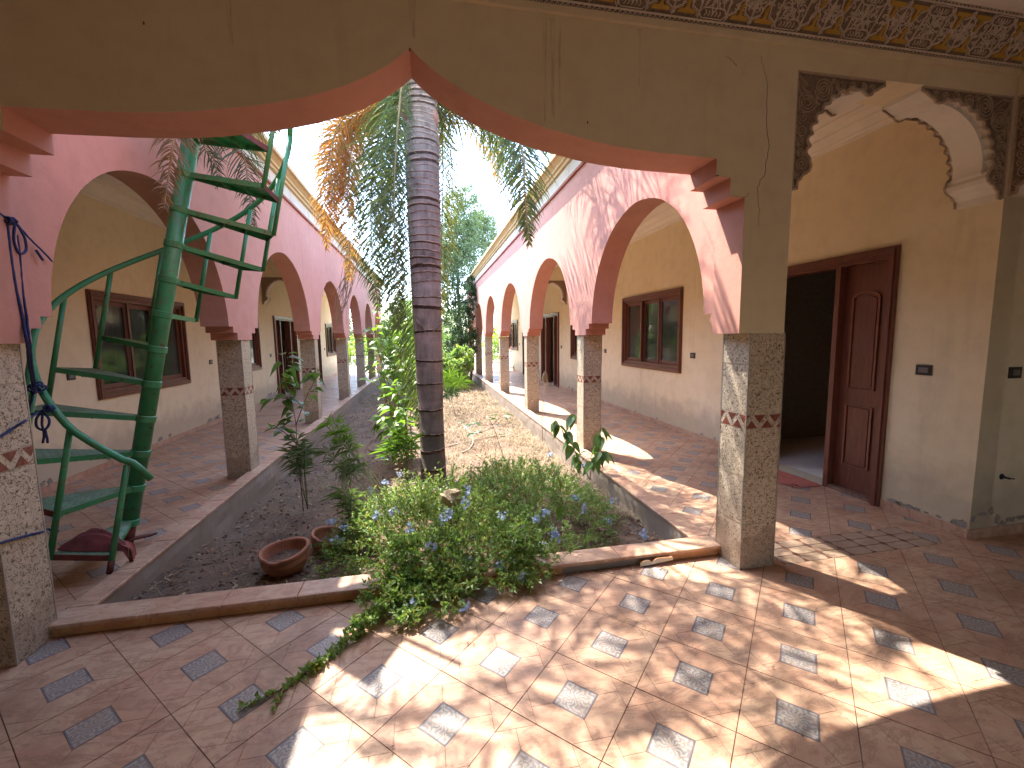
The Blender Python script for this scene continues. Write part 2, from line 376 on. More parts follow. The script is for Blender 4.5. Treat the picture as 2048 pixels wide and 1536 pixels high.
def trunkmat():
    mt, t, b = newmat('ringed_palm_bark'); 
    n = noi(t, pos(t, (15, 15, 3.0)), 1.0, 6, 0.7)
    c = mix(t, (0.17, 0.13, 0.105), (0.31, 0.25, 0.215), ramp(t, n, [(0.35, 0), (0.7, 1)]))
    n2 = noi(t, pos(t, (3, 3, 9)), 1.0, 4, 0.6)
    c = mix(t, c, (0.40, 0.31, 0.28), mathn(t, 'MULTIPLY', ramp(t, n2, [(0.5, 0), (0.75, 1)]), 0.6))
    c = mix(t, c, (0.045, 0.03, 0.028), mathn(t, 'MULTIPLY', ramp(t, noi(t, pos(t, (5, 5, 2.5)), 1.3, 5), [(0.5, 0), (0.72, 1)]), 0.75))
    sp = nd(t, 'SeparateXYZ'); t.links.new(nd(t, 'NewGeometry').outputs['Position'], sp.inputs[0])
    c = mix(t, c, (0.055, 0.056, 0.042), mathn(t, 'MULTIPLY', ramp(t, mathn(t, 'ADD', mathn(t, 'MULTIPLY', sp.outputs[2], 0.5), mathn(t, 'MULTIPLY', n2, 0.3)), [(0.25, 1), (0.85, 0)]), 0.72))  # grey-green lower trunk, with its shade painted into the colour too, fading upward
    t.links.new(c, b.inputs['Base Color']); b.inputs['Roughness'].default_value = 0.85
    h = mathn(t, 'ADD', n, noi(t, pos(t, (8, 8, 30)), 1.0, 3))
    bump(t, b, h, 0.6, 0.006); return mt
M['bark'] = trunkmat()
M['barkscar'] = plain('ring_scar', (0.06, 0.04, 0.034), 0.95, 0.6, 22)
M['barkpale'] = plain('pale_ring_ridge', (0.42, 0.34, 0.30), 0.85, 0.35, 12, bmp=.4)
M['bark2'] = plain('tree_bark', (0.13, 0.10, 0.08), 0.9, 0.3, 15, bmp=0.8)
def soilmat(name, a, b_, c3):
    mt, t, b = newmat(name); p = pos(t)
    c = mix(t, a, b_, ramp(t, noi(t, p, 3.5, 7, 0.7), [(0.35, 0), (0.68, 1)]))
    c = mix(t, c, c3, mathn(t, 'MULTIPLY', ramp(t, noi(t, p, 1.1, 5, 0.6), [(0.45, 0), (0.65, 1)]), 0.6))
    c = mix(t, c, tuple(x*0.45 for x in a), ramp(t, noi(t, p, 45, 5, 0.7), [(0.56, 0), (0.70, 1)]))
    t.links.new(c, b.inputs['Base Color']); b.inputs['Roughness'].default_value = 0.95
    bump(t, b, mathn(t, 'ADD', noi(t, p, 25, 8, 0.75), mathn(t, 'MULTIPLY', noi(t, p, 110, 4, 0.7), 0.4)), 0.9, 0.03); return mt
M['soil'] = soilmat('dry_garden_soil', (0.13, 0.09, 0.065), (0.23, 0.16, 0.112), (0.26, 0.165, 0.10))
M['ground'] = soilmat('pale_dusty_ground', (0.42, 0.35, 0.27), (0.50, 0.43, 0.34), (0.38, 0.32, 0.22))

# ------------------------------------------------------------------ plan of the place
CY = [0.0, 2.98, 6.27, 9.56, 12.68, 15.65, 18.62]     # fronts of the columns
WL, WR = -2.0, 6.10                                    # gallery walls
YE = 19.3
ZF = 1.60                                              # top of the tiled columns
CEIL = 3.56
# ground far around
g = MB(); n = 12
g.poly([(-140, 19.3, -0.06), (140, 19.3, -0.06), (140, 260, -0.06), (-140, 260, -0.06)])
g.poly([(-140, -60, -0.30), (-2.4, -60, -0.30), (-2.4, 19.3, -0.06), (-140, 19.3, -0.06)])
g.poly([(13, -60, -0.30), (140, -60, -0.30), (140, 19.3, -0.06), (13, 19.3, -0.06)])
g.poly([(-2.4, -60, -0.02), (13, -60, -0.02), (13, -6.2, -0.02), (-2.4, -6.2, -0.02)])
g.build('ground', M['ground'], kind='structure')

# ---- floors with their tiles
TS = 0.578; U0, V0 = 3.137, 1.597                      # joints: x-y = U0+k*TS, x+y = V0+k*TS
HALF = TS / math.sqrt(2) / 2
def tile_pieces():
    """polygons of one tile in its own frame (a,b along the tile sides), with kind"""
    h = HALF - 0.0019; i_ = 0.0765; cd = 0.085 * math.sqrt(2)    # leg of the cut corner
    gp = 0.0007; out = []
    sq = [(-i_, -i_), (i_, -i_), (i_, i_), (-i_, i_)]
    out.append(('inset', [(x*0.985, y*0.985) for x, y in sq]))
    for k in range(4):
        a = k * math.pi / 2; ca, sa = math.cos(a), math.sin(a)
        rot = lambda x, y: (x*ca - y*sa, x*sa + y*ca)
        tri = [(h, h), (h - cd + gp*2, h), (h, h - cd + gp*2)]
        out.append(('body', [rot(*p) for p in tri]))
        mid = h - cd/2
        q = [(i_ + gp*.7, i_ - gp), (mid + gp*.3, mid - gp*1.6), (h, h - cd - gp*1.2), (h, -(h - cd - gp*1.2)), (mid + gp*.3, -(mid - gp*1.6)), (i_ + gp*.7, -(i_ - gp))]
        out.append(('body', [rot(*p) for p in q]))
    return out
PIECES = tile_pieces()
HT = 0.004
def tile_mesh(mb, cx, cy_, rect=None, z=0.0, ox=0, oy=0):
    c45 = math.cos(math.pi/4)
    def tw(a, b): return (cx + (a - b)*c45, cy_ + (a + b)*c45)
    any_ = False
    def put(poly, mid, ztop):
        nonlocal any_
        if rect:
            poly = clip(poly, *rect)
            if len(poly) < 3: return
            ar = 0.5*abs(sum(poly[i-1][0]*poly[i][1]-poly[i][0]*poly[i-1][1] for i in range(len(poly))))
            if ar < 2e-5: return
        any_ = True
        n_ = len(poly)
        top = [(p[0]-ox, p[1]-oy, ztop) for p in poly]; bot = [(p[0]-ox, p[1]-oy, z-0.008) for p in poly]
        mb.add(top, [list(range(n_))], mid, [[(p[2], p[3]) for p in poly]])
        if mid != 2:
            mb.add(top + bot, [(i, (i+1) % n_, n_+(i+1) % n_, n_+i) for i in range(n_)], mid)
    full = [(-HALF, -HALF), (HALF, -HALF), (HALF, HALF), (-HALF, HALF)]
    put([(*tw(a, b), 0, 0) for a, b in full], 2, z - HT)
    for kind, pl in PIECES:
        put([(*tw(a, b), a/0.0765, b/0.0765) for a, b in pl], 1 if kind == 'inset' else 0, z)
    return any_
tmats = [M['terra'], M['inset'], M['groove']]
_mb = MB(); tile_mesh(_mb, 0, 0)
_tm = _mb.build('floor_tile', tmats, origin=(0, 0, 0)); TILE = _tm.data; bpy.data.objects.remove(_tm)
def tiles_in(rects, parent, limit, far=None):
    cnt = 0; rest = MB(); cand = []
    for rect in rects:
        x0, y0, x1, y1 = rect
        for i in range(-80, 80):
            for j in range(-80, 80):
                u = U0 + (i+.5)*TS; v = V0 + (j+.5)*TS; cx, cy_ = (u+v)/2, (v-u)/2
                e = TS/2
                if cx+e <= x0 or cx-e >= x1 or cy_+e <= y0 or cy_-e >= y1: continue
                cand.append(((cx-CP[0])**2+(cy_-CP[1])**2 + (80 if cy_ < -2.2 else 0), cx, cy_, rect))
    cand.sort(key=lambda q: q[0])
    for d, cx, cy_, rect in cand:
        x0, y0, x1, y1 = rect; e = TS/2
        inside = cx-e >= x0 and cx+e <= x1 and cy_-e >= y0 and cy_+e <= y1
        if cnt >= limit or (far and cy_ > far):
            tile_mesh(rest, cx, cy_, rect); continue
        if inside:
            o = link('floor_tile', TILE, parent, (cx, cy_, 0)); cnt += 1
            o.rotation_euler = (random.gauss(0, .0018), random.gauss(0, .0018), random.choice((0, math.pi/2, math.pi, -math.pi/2))); o.location.z += random.uniform(-.0006, .0006)
        else:
            mb = MB()
            if tile_mesh(mb, cx, cy_, rect) and len(mb.f) > 1: mb.build('floor_tile', tmats, parent); cnt += 1
    if rest.f: rest.build('floor_tiling', tmats, parent, kind='stuff')
def slab(name, x0, y0, x1, y1, mat):
    b_ = MB(); b_.box(x0, y0, -0.25, x1, y1, -0.006); return b_.build(name, mat, kind='structure')
fl = slab('terrace_floor', -2.2, -6.2, 9.2, 0.205, M['groove'])
# strip of small lattice tiles under the side opening
SX0, SX1, SY0, SY1 = 4.45, 5.80, -0.01, 0.205
tiles_in([(-2.0, -6.0, SX0, 0.205), (SX1, -6.0, 9.0, 0.205), (SX0, -6.0, SX1, SY0)], fl, 290)
fr = slab('right_gallery_floor', 4.13, 0.205, 6.3, YE+.2, M['groove'])
tiles_in([(4.13, 0.205, SX0, 0.29), (SX1, 0.205, 6.1, 0.29), (4.13, 0.29, 6.1, YE)], fr, 290, far=10.5)
flg = slab('left_gallery_floor', -2.2, 0.205, -0.04, YE+.2, M['groove'])
tiles_in([(-2.0, 0.205, -0.04, YE)], flg, 290, far=10.5)

# lattice threshold
M['lat_cream'] = terracotta('lattice_cream_tile', (0.40, 0.275, 0.19), (0.45, 0.32, 0.225), (0.28, 0.18, 0.125))
M['lat_brown'] = terracotta('lattice_brown_tile', (0.19, 0.085, 0.055), (0.23, 0.10, 0.065), (0.14, 0.06, 0.04))
lt = empty('lattice_threshold', (5.1, 0.13, 0), kind='structure')
nx = 7; pw = (SX1 - SX0)/nx
base = MB(); base.box(SX0, SY0, -0.02, SX1, 0.29, -0.002); base.build('threshold_bed', M['groove'], lt)
def lozenge(cx, cy_, a, b_, x0, x1, y0, y1, mi, z):
    pl = clip([(cx-a, cy_, 0, 0), (cx, cy_-b_, 0, 0), (cx+a, cy_, 0, 0), (cx, cy_+b_, 0, 0)], x0, y0, x1, y1)
    return [(p[0], p[1]) for p in pl]
for k in range(nx):
    xa = SX0 + k*pw
    for r_ in range(3):
        yy0 = SY0 + r_*0.1; yy1 = min(0.29, yy0 + 0.1)
        mb = MB(); mb.prism([(xa+.022, yy0+.004), (xa+pw-.022, yy0+.004), (xa+pw-.004, (yy0+yy1)/2), (xa+pw-.022, yy1-.004), (xa+.022, yy1-.004), (xa+.004, (yy0+yy1)/2)], 'z', -0.01, 0.0005)
        mb.build('lattice_tile', M['lat_cream'], lt)
        mb = MB(); mb.box(xa-.02 if k else xa, yy0+.012, -0.01, xa+.018, yy1-.012, 0.0)
        mb.build('lattice_insert', M['lat_brown'], lt)

# ---- planted bed
def soil_z(x, y):
    z = -0.24 + 0.13*math.exp(-((y-0.4)/1.3)**2) + 0.05*math.exp(-((x-2.2)/1.2)**2)
    z += 0.045*noise.noise(Vector((x*1.1, y*1.1, 0))) + 0.025*noise.noise(Vector((x*4, y*4, 3))) + 0.010*noise.noise(Vector((x*13, y*13, 5)))
    if y < 1.0 and x < .5: z += 0.05
    return z
sb = MB(); nx, ny = 90, 380
xs = np.linspace(0.08, 3.99, nx+1); ys = np.linspace(0.33, 19.6, ny+1)
ys = 0.33 + (ys-0.33)**1.0
vs = [(x, y, soil_z(x, y)) for y in ys for x in xs]
sb.add(vs, [(j*(nx+1)+i, j*(nx+1)+i+1, (j+1)*(nx+1)+i+1, (j+1)*(nx+1)+i) for j in range(ny) for i in range(nx)])
sb.build('garden_soil', M['soil'], smooth=True, kind='structure')

# kerbs
kb = empty('garden_kerb', (2.05, 0.3, 0), kind='structure')
c_ = MB()
c_.box(-0.03, 0.22, -0.5, 4.12, 0.355, 0.055)
c_.box(-0.03, 0.355, -0.5, 0.095, YE, 0.055); c_.box(3.98, 0.355, -0.5, 4.12, YE, 0.055)
# uneven render on the garden faces
def rough_face(mb, x, sgn):
    n1, n2 = 300, 6
    vv = []
    for j in range(n1+1):
        y = 0.355 + (YE-0.355)*j/n1
        for i in range(n2+1):
            z = -0.45 + 0.508*i/n2
            vv.append((x + sgn*(0.012*noise.noise(Vector((y*3, z*5, x))) + 0.006*noise.noise(Vector((y*11, z*14, x))) + (0.008 if i < n2 else 0.002)), y, z))
    mb.add(vv, [(j*(n2+1)+i, (j+1)*(n2+1)+i, (j+1)*(n2+1)+i+1, j*(n2+1)+i+1) for j in range(n1) for i in range(n2)])
rough_face(c_, 0.098, 1); rough_face(c_, 3.977, -1)
c_.build('kerb_core', M['concrete'], kb)
def coping(x0, y0, x1, y1, tilt=0.0):
    mb = MB(); z0, z1 = 0.057, 0.0775
    e = 0.004
    pts = [(x0, y0), (x1, y0), (x1, y1), (x0, y1)]
    inn = [(x0+e, y0+e), (x1-e, y0+e), (x1-e, y1-e), (x0+e, y1-e)]
    vs = [(*p, z0) for p in pts] + [(*p, z1-e) for p in pts] + [(*p, z1+tilt*(p[0]-x0)) for p in inn]
    mb.add(vs, [(3,2,1,0)] + [(i, (i+1)%4, 4+(i+1)%4, 4+i) for i in range(4)] + [(4+i, 4+(i+1)%4, 8+(i+1)%4, 8+i) for i in range(4)] + [(8,9,10,11)])
    mb.build('coping_tile', M['terra'], kb)
xj = [-0.03, 0.42, 0.835, 1.25, 1.665, 2.08, 2.495, 2.91, 3.325, 3.70, 4.12]
for a, b_ in zip(xj, xj[1:]): coping(a+.0015, 0.192, b_-.0015, 0.362, 0.0)
yj = np.arange(0.362, YE-.1, 0.42)
for a in yj:
    coping(-0.04, a+.0015, 0.108, a+.4185); coping(3.965, a+.0015, 4.13, a+.4185)
for a, b_ in zip(xj, xj[1:]):
    if a > 2.8 and b_ < 3.72: continue
    x0, x1 = a+.0015, b_-.0015
    if a > 3.6: x1 = 4.12
    mb = MB(); mb.box(x0, 0.211, 0.0, x1, 0.2195, 0.056); mb.build('riser_tile', M['terra_step'], kb)
# broken riser tile lying at the foot
bt = MB(); top = [(0, 0.030), (0.02, 0.046), (0.045, 0.054), (0.07, 0.048), (0.085, 0.028), (0.11, 0.052), (0.13, 0.062), (0.16, 0.058), (0.19, 0.061), (0.215, 0.057), (0.24, 0.060), (0.25, 0.038), (0.245, 0.026), (0, 0.0)]
bt.prism([(3.46+x, 0.006+z*.75) for x, z in top], 'y', 0.172, 0.180, 0, 1)
o = bt.build('broken_tile', [M['biscuit'], M['terra_step']], label='broken shard of kerb tile leaning against the raw patch of the front kerb', cat='tile shard')
deb = MB()
for i in range(26):
    x = random.uniform(2.5, 3.9); y = random.uniform(0.10, 0.20); s_ = random.uniform(.004, .014)
    deb.box(x, y, 0.0, x+s_, y+s_*.7, s_*.6)
deb.build('mortar_crumbs', M['biscuit'], kind='stuff', label='pale mortar crumbs along the foot of the kerb')

# ------------------------------------------------------------------ columns
def face_map(w_, d_, k):
    """maps (s along face, z, out) to local xyz for side k: 0 front(-y) 1 right(+x) 2 back 3 left(-x)"""
    def f(s_, z, o_):
        return [(s_, -o_, z), (w_+o_, s_, z), (w_-s_, d_+o_, z), (-o_, d_-s_, z)][k]
    return f
ZB0, ZB1 = 0.972, 1.068
HP = [(0.0, 0.3175), (0.3225, 0.6425), (0.6475, ZB0-.0025), (ZB1+.0025, 1.3945), (1.3995, ZF)]
def add_panel(mb, f, s0, s1, z0, z1, t0, t1, mi=0):
    vs = [f(s0,z0,t0), f(s1,z0,t0), f(s1,z1,t0), f(s0,z1,t0), f(s0+.001,z0+.001,t1), f(s1-.001,z0+.001,t1), f(s1-.001,z1-.001,t1), f(s0+.001,z1-.001,t1)]
    mb.add(vs, [(4,5,6,7),(0,1,5,4),(1,2,6,5),(2,3,7,6),(3,0,4,7)], mi)
def column(x, y, w_, d_, label, group, detail):
    t = empty('tiled_column', (x, y, 0), label, 'column', group)
    def B(mb, name, mats): 
        mb.v = [(p[0]+x, p[1]+y, p[2]) for p in mb.v]; return mb.build(name, mats, t)
    core = MB(); core.box(.004, .004, 0, w_-.004, d_-.004, ZF); B(core, 'column_core', M['grout'])
    strips = MB()
    for cx, cy_ in ((0,0),(w_,0),(w_,d_),(0,d_)):
        strips.box(cx-.0035, cy_-.0035, 0, cx+.0035, cy_+.0035, ZF-.001)
    B(strips, 'edge_strip', M['trim'])
    for k in range(4):
        L = w_ if k % 2 == 0 else d_
        f = face_map(w_, d_, k)
        if detail:
            for z0, z1 in HP:
                mb = MB(); add_panel(mb, f, .004, L-.004, z0, z1, -.006, .0015); B(mb, 'granite_panel', M['granite'])
        else:
            mb = MB()
            for z0, z1 in HP: add_panel(mb, f, .004, L-.004, z0, z1, -.006, .0015)
            B(mb, 'granite_panel', M['granite'])
        mb = MB(); add_panel(mb, f, .004, L-.004, ZB0, ZB1, -.006, .0008); B(mb, 'zigzag_band', M['granite'])
        per = L/2.25; allg = MB(); allr = MB(); off = per*(.15 if k % 2 else -.05)
        def tri(s0, up):
            s1 = s0+per*.78; mid = (s0+s1)/2
            z0, z1 = (ZB0+.004, ZB0+.058) if up else (ZB1-.004, ZB1-.058)
            P = [(s0, z0), (s1, z0), (mid, z1)]
            P = [(p[0], p[1], 0, 0) for p in P]
            return [(q[0], q[1]) for q in clip(P, .005, 0, L-.005, 2)]
        for i in range(-1, 4):
            for up in (True, False):
                pl = tri(off + i*per + (0 if up else per*.5), up)
                if len(pl) < 3: continue
                cx = sum(p[0] for p in pl)/len(pl); cz = sum(p[1] for p in pl)/len(pl)
                big = [(cx+(p[0]-cx)*1.13, cz+(p[1]-cz)*1.13) for p in pl]
                big = [(min(max(p[0], .004), L-.004), p[1]) for p in big]
                for tgt, pp, o1 in ((allg, big, .0016), (None, pl, .0026)):
                    mb = tgt if tgt is not None else (MB() if detail else allr)
                    nn = len(pp); vs = [f(p[0], p[1], 0) for p in pp] + [f(p[0], p[1], o1) for p in pp]
                    mb.add(vs, [list(range(nn, 2*nn))] + [(i_, (i_+1)%nn, nn+(i_+1)%nn, nn+i_) for i_ in range(nn)])
                    if tgt is None and detail: B(mb, 'triangle_tile', M['redstone'])
        B(allg, 'band_grout', M['grout'])
        if not detail: B(allr, 'triangle_tile', M['redstone'])
    return t
ords = ['corner', 'second', 'third', 'fourth', 'fifth', 'sixth', 'farthest']
for k, y in enumerate(CY):
    if k == 0:
        column(4.10, 0.0, 0.262, 0.25, 'granite clad corner column in the right foreground, sunlit on its left side', 'granite columns of the right arcade', True)
        column(-0.25, 0.0, 0.25, 0.25, 'granite clad corner column at the left picture edge with blue rope across it', 'granite columns of the left arcade', True)
    else:
        column(4.095, y, 0.245, 0.25, 'speckled granite column, %s of the right arcade counted from the camera' % ords[k], 'granite columns of the right arcade', k < 2)
        column(-0.25, y, 0.25, 0.25, 'speckled granite column, %s of the left arcade counted from the camera' % ords[k], 'granite columns of the left arcade', k < 2)

# ------------------------------------------------------------------ arcade walls
crack_later = []
M['scuff'] = plain('paint_scuff', (0.50, 0.26, 0.21), .9)
M['crackpink'] = plain('pink_crack', (0.28, 0.12, 0.10), .9)
def arch_line():
    L = [(0.27, 1.6), (0.30, 1.6), (0.30, 1.68), (0.37, 1.68), (0.37, 1.745), (0.45, 1.745)]
    jn = 0.45
    for k in range(1, 7):
        yc = CY[k]; jf = yc-.32; c0 = (jn+jf)/2; hw = (jf-jn)/2; top = 1.1 if k == 1 else 1.12
        for i in range(0, 41):
            u = -math.cos(math.pi*i/40)
            z = 1.75 + top*(max(0, 1-abs(u)**2.15))**0.54
            z += 0.012*math.exp(-(u/.16)**2)
            if i in (0, 40): z = 1.75
            L.append((c0+hw*u, z))
        L += [(jf, 1.75), (yc-.22, 1.75), (yc-.22, 1.685), (yc-.12, 1.685), (yc-.12, 1.605)]
        yb = yc+.25
        L += [(yb+.03, 1.605), (yb+.03, 1.685), (yb+.14, 1.685), (yb+.14, 1.75), (yb+.25, 1.75)]
        jn = yb+.25
    L = L[:-4] + []
    return [(a, max(b, 1.6)) for a, b in L]
AL = arch_line()
TOPZ = 3.74
for side, (xc, xg) in {'left': (0.02, -0.25), 'right': (4.075, 4.345)}.items():
    t = empty('arcade_wall', (xc, 9.5, 0), 'pink arcade wall on the %s of the planted court, %s' % (side, 'in shade behind the spiral stair' if side == 'left' else 'sunlit with palm shadows'), 'wall', 'arcade walls')
    sg = 1 if side == 'left' else -1
    mb = MB(); curtain(mb, AL, TOPZ, xc, xg, 'y', 0, 1, 0); mb.build('arch_wall', [M['pink'], M['yellow']], t)
    yE = AL[-1][0]
    mb = MB(); mb.box(xc-.001, 0.27, TOPZ-.012, xc+sg*.03, yE+.02, TOPZ+.022); mb.build('red_string_course', M['redtrim'], t)
    mb = MB(); mb.box(xg, 0.27, TOPZ+.001, xc+sg*.012, yE, 3.95); mb.build('cream_band', M['cream'], t)
    rk_ = random.Random(3 if side == 'left' else 4)
    for (ya, za) in ((2.98, 1.95), (6.3, 2.0), (2.2, 2.95), (4.4, 3.0), (7.6, 3.1), (9.7, 2.2)):
        yy, zz = ya+rk_.uniform(-.1, .1), za; P_ = [(yy, zz)]
        for q in range(4): yy += rk_.uniform(-.07, .09); zz += rk_.uniform(.06, .17); P_.append((yy, zz))
        crack_later.append((P_, xc, sg, t))
    for q in range(14):
        yy = rk_.uniform(.5, 12); zz = rk_.uniform(2.95, 3.6); r_ = rk_.uniform(.008, .025); mb = MB()
        mb.poly([(xc+sg*.0012, yy+r_*math.cos(a)*rk_.uniform(.5, 1.3), zz+r_*math.sin(a)*rk_.uniform(.4, 1.1)) for a in np.linspace(0, 6.28, 9)[:-1]]); mb.build('paint_scuff', M['scuff'], t)
    prof = [(0.0, 3.951), (.05, 3.951), (.06, 3.985), (.09, 3.99), (.095, 4.02), (.15, 4.055), (.19, 4.06), (.19, 4.115), (0.0, 4.125), (-.27*1.0, 4.125), (-.27, 3.951)]
    mb = MB(); mb.prism([(xc+sg*p[0], p[1]) for p in prof], 'y', 0.27, yE+.15)
    mb.build('cornice', M['ochre'], t)

# ------------------------------------------------------------------ front wall with the ogee opening
OG = [(.245,2.65),(.36,2.652),(.49,2.655),(.60,2.657),(.72,2.662),(.91,2.677),(1.03,2.692),(1.15,2.714),(1.28,2.737),(1.40,2.766),(1.51,2.796),(1.61,2.831),(1.70,2.866),(1.78,2.905),(1.86,2.948),(1.93,2.995),(1.985,3.038),(2.03,3.08)]
og = OG + [(4.06-a, b) for a, b in OG[-2::-1]]
line = [(-2.0, 3.20), (-.25, 3.20), (-.25, 1.6), (.04, 1.6), (.04, 2.435), (.14, 2.435), (.14, 2.545), (.245, 2.545)] + og + [(3.815, 2.545), (3.915, 2.545), (3.915, 2.435), (4.018, 2.435), (4.018, 1.6), (4.352, 1.6), (4.352, 3.20), (6.10, 3.20)]
fwl = empty('front_wall', (2.03, 0.13, 0), 'yellow terrace wall pierced by a wide ogee arch with salmon reveals', 'wall')
def mu(k, p, q):
    mx_ = (p[0]+q[0])/2
    return 1 if 0.0 < mx_ < 4.2 and not (abs(q[1]-1.6) < 1e-4 and abs(p[1]-1.6) < 1e-4 and mx_ > 4.1) else 0
mb = MB(); curtain(mb, line, 3.95, 0.0, 0.27, 'x', 0, 1, mu)
mb.build('ogee_wall', [M['yellow'], M['pink']], fwl)
def crack(pts, w_, parent, plane='y', v=0.0, off=-0.0012, name='crack', jit=0.010):
    P = []
    for (a, b_) in zip(pts, pts[1:]):
        for i in range(7):
            t_ = i/7; P.append((a[0]+(b_[0]-a[0])*t_+random.uniform(-jit, jit)*.6, a[1]+(b_[1]-a[1])*t_+random.uniform(-jit, jit)*.3))
    P.append(pts[-1]); mb = MB(); n_ = len(P)
    for i in range(n_-1):
        wa = w_*(0.4+0.6*math.sin(math.pi*(i+.3)/n_)); wb = w_*(0.4+0.6*math.sin(math.pi*(i+1.3)/n_)) if i < n_-2 else w_*.1
        a, b_ = Vector(P[i]), Vector(P[i+1]); d = (b_-a); nrm = Vector((-d.y, d.x)).normalized() if d.length else Vector((1, 0))
        q = [a-nrm*wa, a+nrm*wa, b_+nrm*wb, b_-nrm*wb]
        if plane == 'y': mb.poly([(p[0], v+off, p[1]) for p in q])
        else: mb.poly([(v+off, p[0], p[1]) for p in q])
    return mb.build(name, M['crack'], parent)
def px_line(pxs, ax, val):
    o_ = []
    for q in pxs:
        p = at(*q, ax, val); o_.append((p.x if ax == 'y' else p.y, p.z))
    return o_
crack(px_line([(1520, 110), (1534, 160), (1532, 210), (1537, 290), (1530, 345), (1514, 375), (1518, 420), (1516, 455)], 'y', 0), .0022, fwl)
crack(px_line([(1452, 112), (1468, 125), (1473, 133)], 'y', 0), .0016, fwl)
crack(px_line([(1486, 396), (1500, 386)], 'y', 0), .0012, fwl)
crack(px_line([(818, 97), (822, 103)], 'y', 0), .004, fwl)
for P_, xc_, sg_, t_ in crack_later:
    o = crack(P_, .0016, t_, 'x', xc_, sg_*.0012); o.data.materials[0] = M['crackpink']
def streakmat():
    mt, t, b = newmat('rust_drip_stain'); p = pos(t, (60, 60, 4)); b.inputs['Base Color'].default_value = (0.34, 0.20, 0.09, 1); b.inputs['Roughness'].default_value = .9
    tr = nd(t, 'BsdfTransparent'); mx = nd(t, 'MixShader'); t.links.new(ramp(t, noi(t, p, 1.0, 5, .7), [(.42, 0.0), (.78, .42)]), mx.inputs[0]); t.links.new(tr.outputs[0], mx.inputs[1]); t.links.new(b.outputs[0], mx.inputs[2]); t.links.new(mx.outputs[0], t.nodes['Material Output'].inputs[0]); return mt
M['drip'] = streakmat()
for x_, z0_, z1_, w_ in ((2.745, 2.76, 3.31, .012), (2.79, 2.80, 3.31, .018), (2.83, 2.86, 3.31, .008), (2.05, 3.12, 3.31, .02), (3.3, 3.0, 3.31, .01), (1.2, 3.0, 3.31, .015)):
    mb = MB(); P_ = [(x_-w_, z1_), (x_+w_, z1_), (x_+w_*.7, (z0_+z1_)/2), (x_+w_*.5, z0_), (x_-w_*.4, z0_+.02), (x_-w_*.8, (z0_+z1_)/2)]
    mb.poly([(a, -.0011, b_) for a, b_ in P_]); mb.build('drip_stain', M['drip'], fwl)
# stain streaks are also in the plaster; small nail by the arch shoulder
mb = MB(); p = at(1432, 352, 'y', 0); mb.tube([(p.x, 0, p.z), (p.x, -.02, p.z-.004)], .004, 6); mb.build('nail', M['black'], fwl)
for (qx, qy) in ((288, 47), (1175, 245), (38+0, 0)):
    if qx > 60:
        p = at(qx, qy, 'y', 0); mb = MB(); mb.prism([(p.x-.004, p.z-.006), (p.x+.004, p.z-.004), (p.x+.002, p.z+.009), (p.x-.003, p.z+.006)], 'y', -.002, 0.0005); mb.build('plaster_chip', M['crack'], fwl)
# ------------------------------------------------------------------ frieze
fz = empty('plaster_frieze', (2.0, -0.08, 3.36), 'carved plaster frieze with ochre T motifs along the top of the yellow wall', 'frieze')
FA = Vector((0, 0.0, 3.365)); FB = Vector((0, -0.20, 3.57)); FD = (FB-FA).normalized(); FN = Vector((0, -FD.z, FD.y)); FN = Vector((0, -abs(FD.z), FD.y))
FN = Vector((0, -0.716, -0.698)); FL = (FB-FA).length
M['stucco_dark'] = plain('stucco_recess', (0.24, 0.175, 0.13), 0.9, 0.3, 60, bmp=0.6)
M['stucco_light'] = plain('stucco_relief', (0.72, 0.63, 0.52), 0.85, 0.12, 40, bmp=0.3)
M['stucco_ochre'] = plain('ochre_relief', (0.56, 0.34, 0.07), 0.8, 0.1, 18, bmp=0.2)
def fzp(x, s_, o_): 
    p = FA + FD*s_ + FN*o_; return (x, p.y, p.z)
def ribbon(mb, pts, w_, h0, h1, mp, m=0, closed=False):
    """raised flat ribbon following 2-D points"""
    n_ = len(pts)
    if closed: pts = list(pts) + [pts[0]]; n_ += 1
    L, Rr = [], []
    for i in range(n_):
        a = pts[max(i-1, 0)] if not closed else pts[i-1 if i else n_-2]; b_ = pts[min(i+1, n_-1)] if not closed else pts[i+1 if i < n_-1 else 1]
        dx, dy = b_[0]-a[0], b_[1]-a[1]; l_ = math.hypot(dx, dy) or 1
        nx_, ny_ = -dy/l_*w_/2, dx/l_*w_/2
        L.append((pts[i][0]+nx_, pts[i][1]+ny_)); Rr.append((pts[i][0]-nx_, pts[i][1]-ny_))
    for i in range(n_-1):
        vs = [mp(*L[i], h1), mp(*Rr[i], h1), mp(*Rr[i+1], h1), mp(*L[i+1], h1), mp(*L[i], h0), mp(*Rr[i], h0), mp(*Rr[i+1], h0), mp(*L[i+1], h0)]
        mb.add(vs, [(0,1,2,3),(0,3,7,4),(1,5,6,2)], m)
mb = MB(); mb.poly([fzp(-2, 0, .001), fzp(6.1, 0, .001), fzp(6.1, FL, .001), fzp(-2, FL, .001)]); mb.build('frieze_ground', M['stucco_dark'], fz)
S0, S1 = 0.036, FL-0.036
PER = 0.49; FX0 = 3.886-.0825*0-PER*12
def tee(xc, up):
    b0 = S0+.016; h = .080
    P = [(-.056, b0+.006), (-.050, b0), (.050, b0), (.056, b0+.007), (.046, b0+.020), (.014, b0+.021), (.009, b0+.03), (.008, b0+h-.012), (0, b0+h), (-.008, b0+h-.012), (-.009, b0+.03), (-.014, b0+.021), (-.046, b0+.020)]
    if not up: P = [(a, FL-b_) for a, b_ in P]
    return [(xc+a, b_) for a, b_ in P]
nper = 17
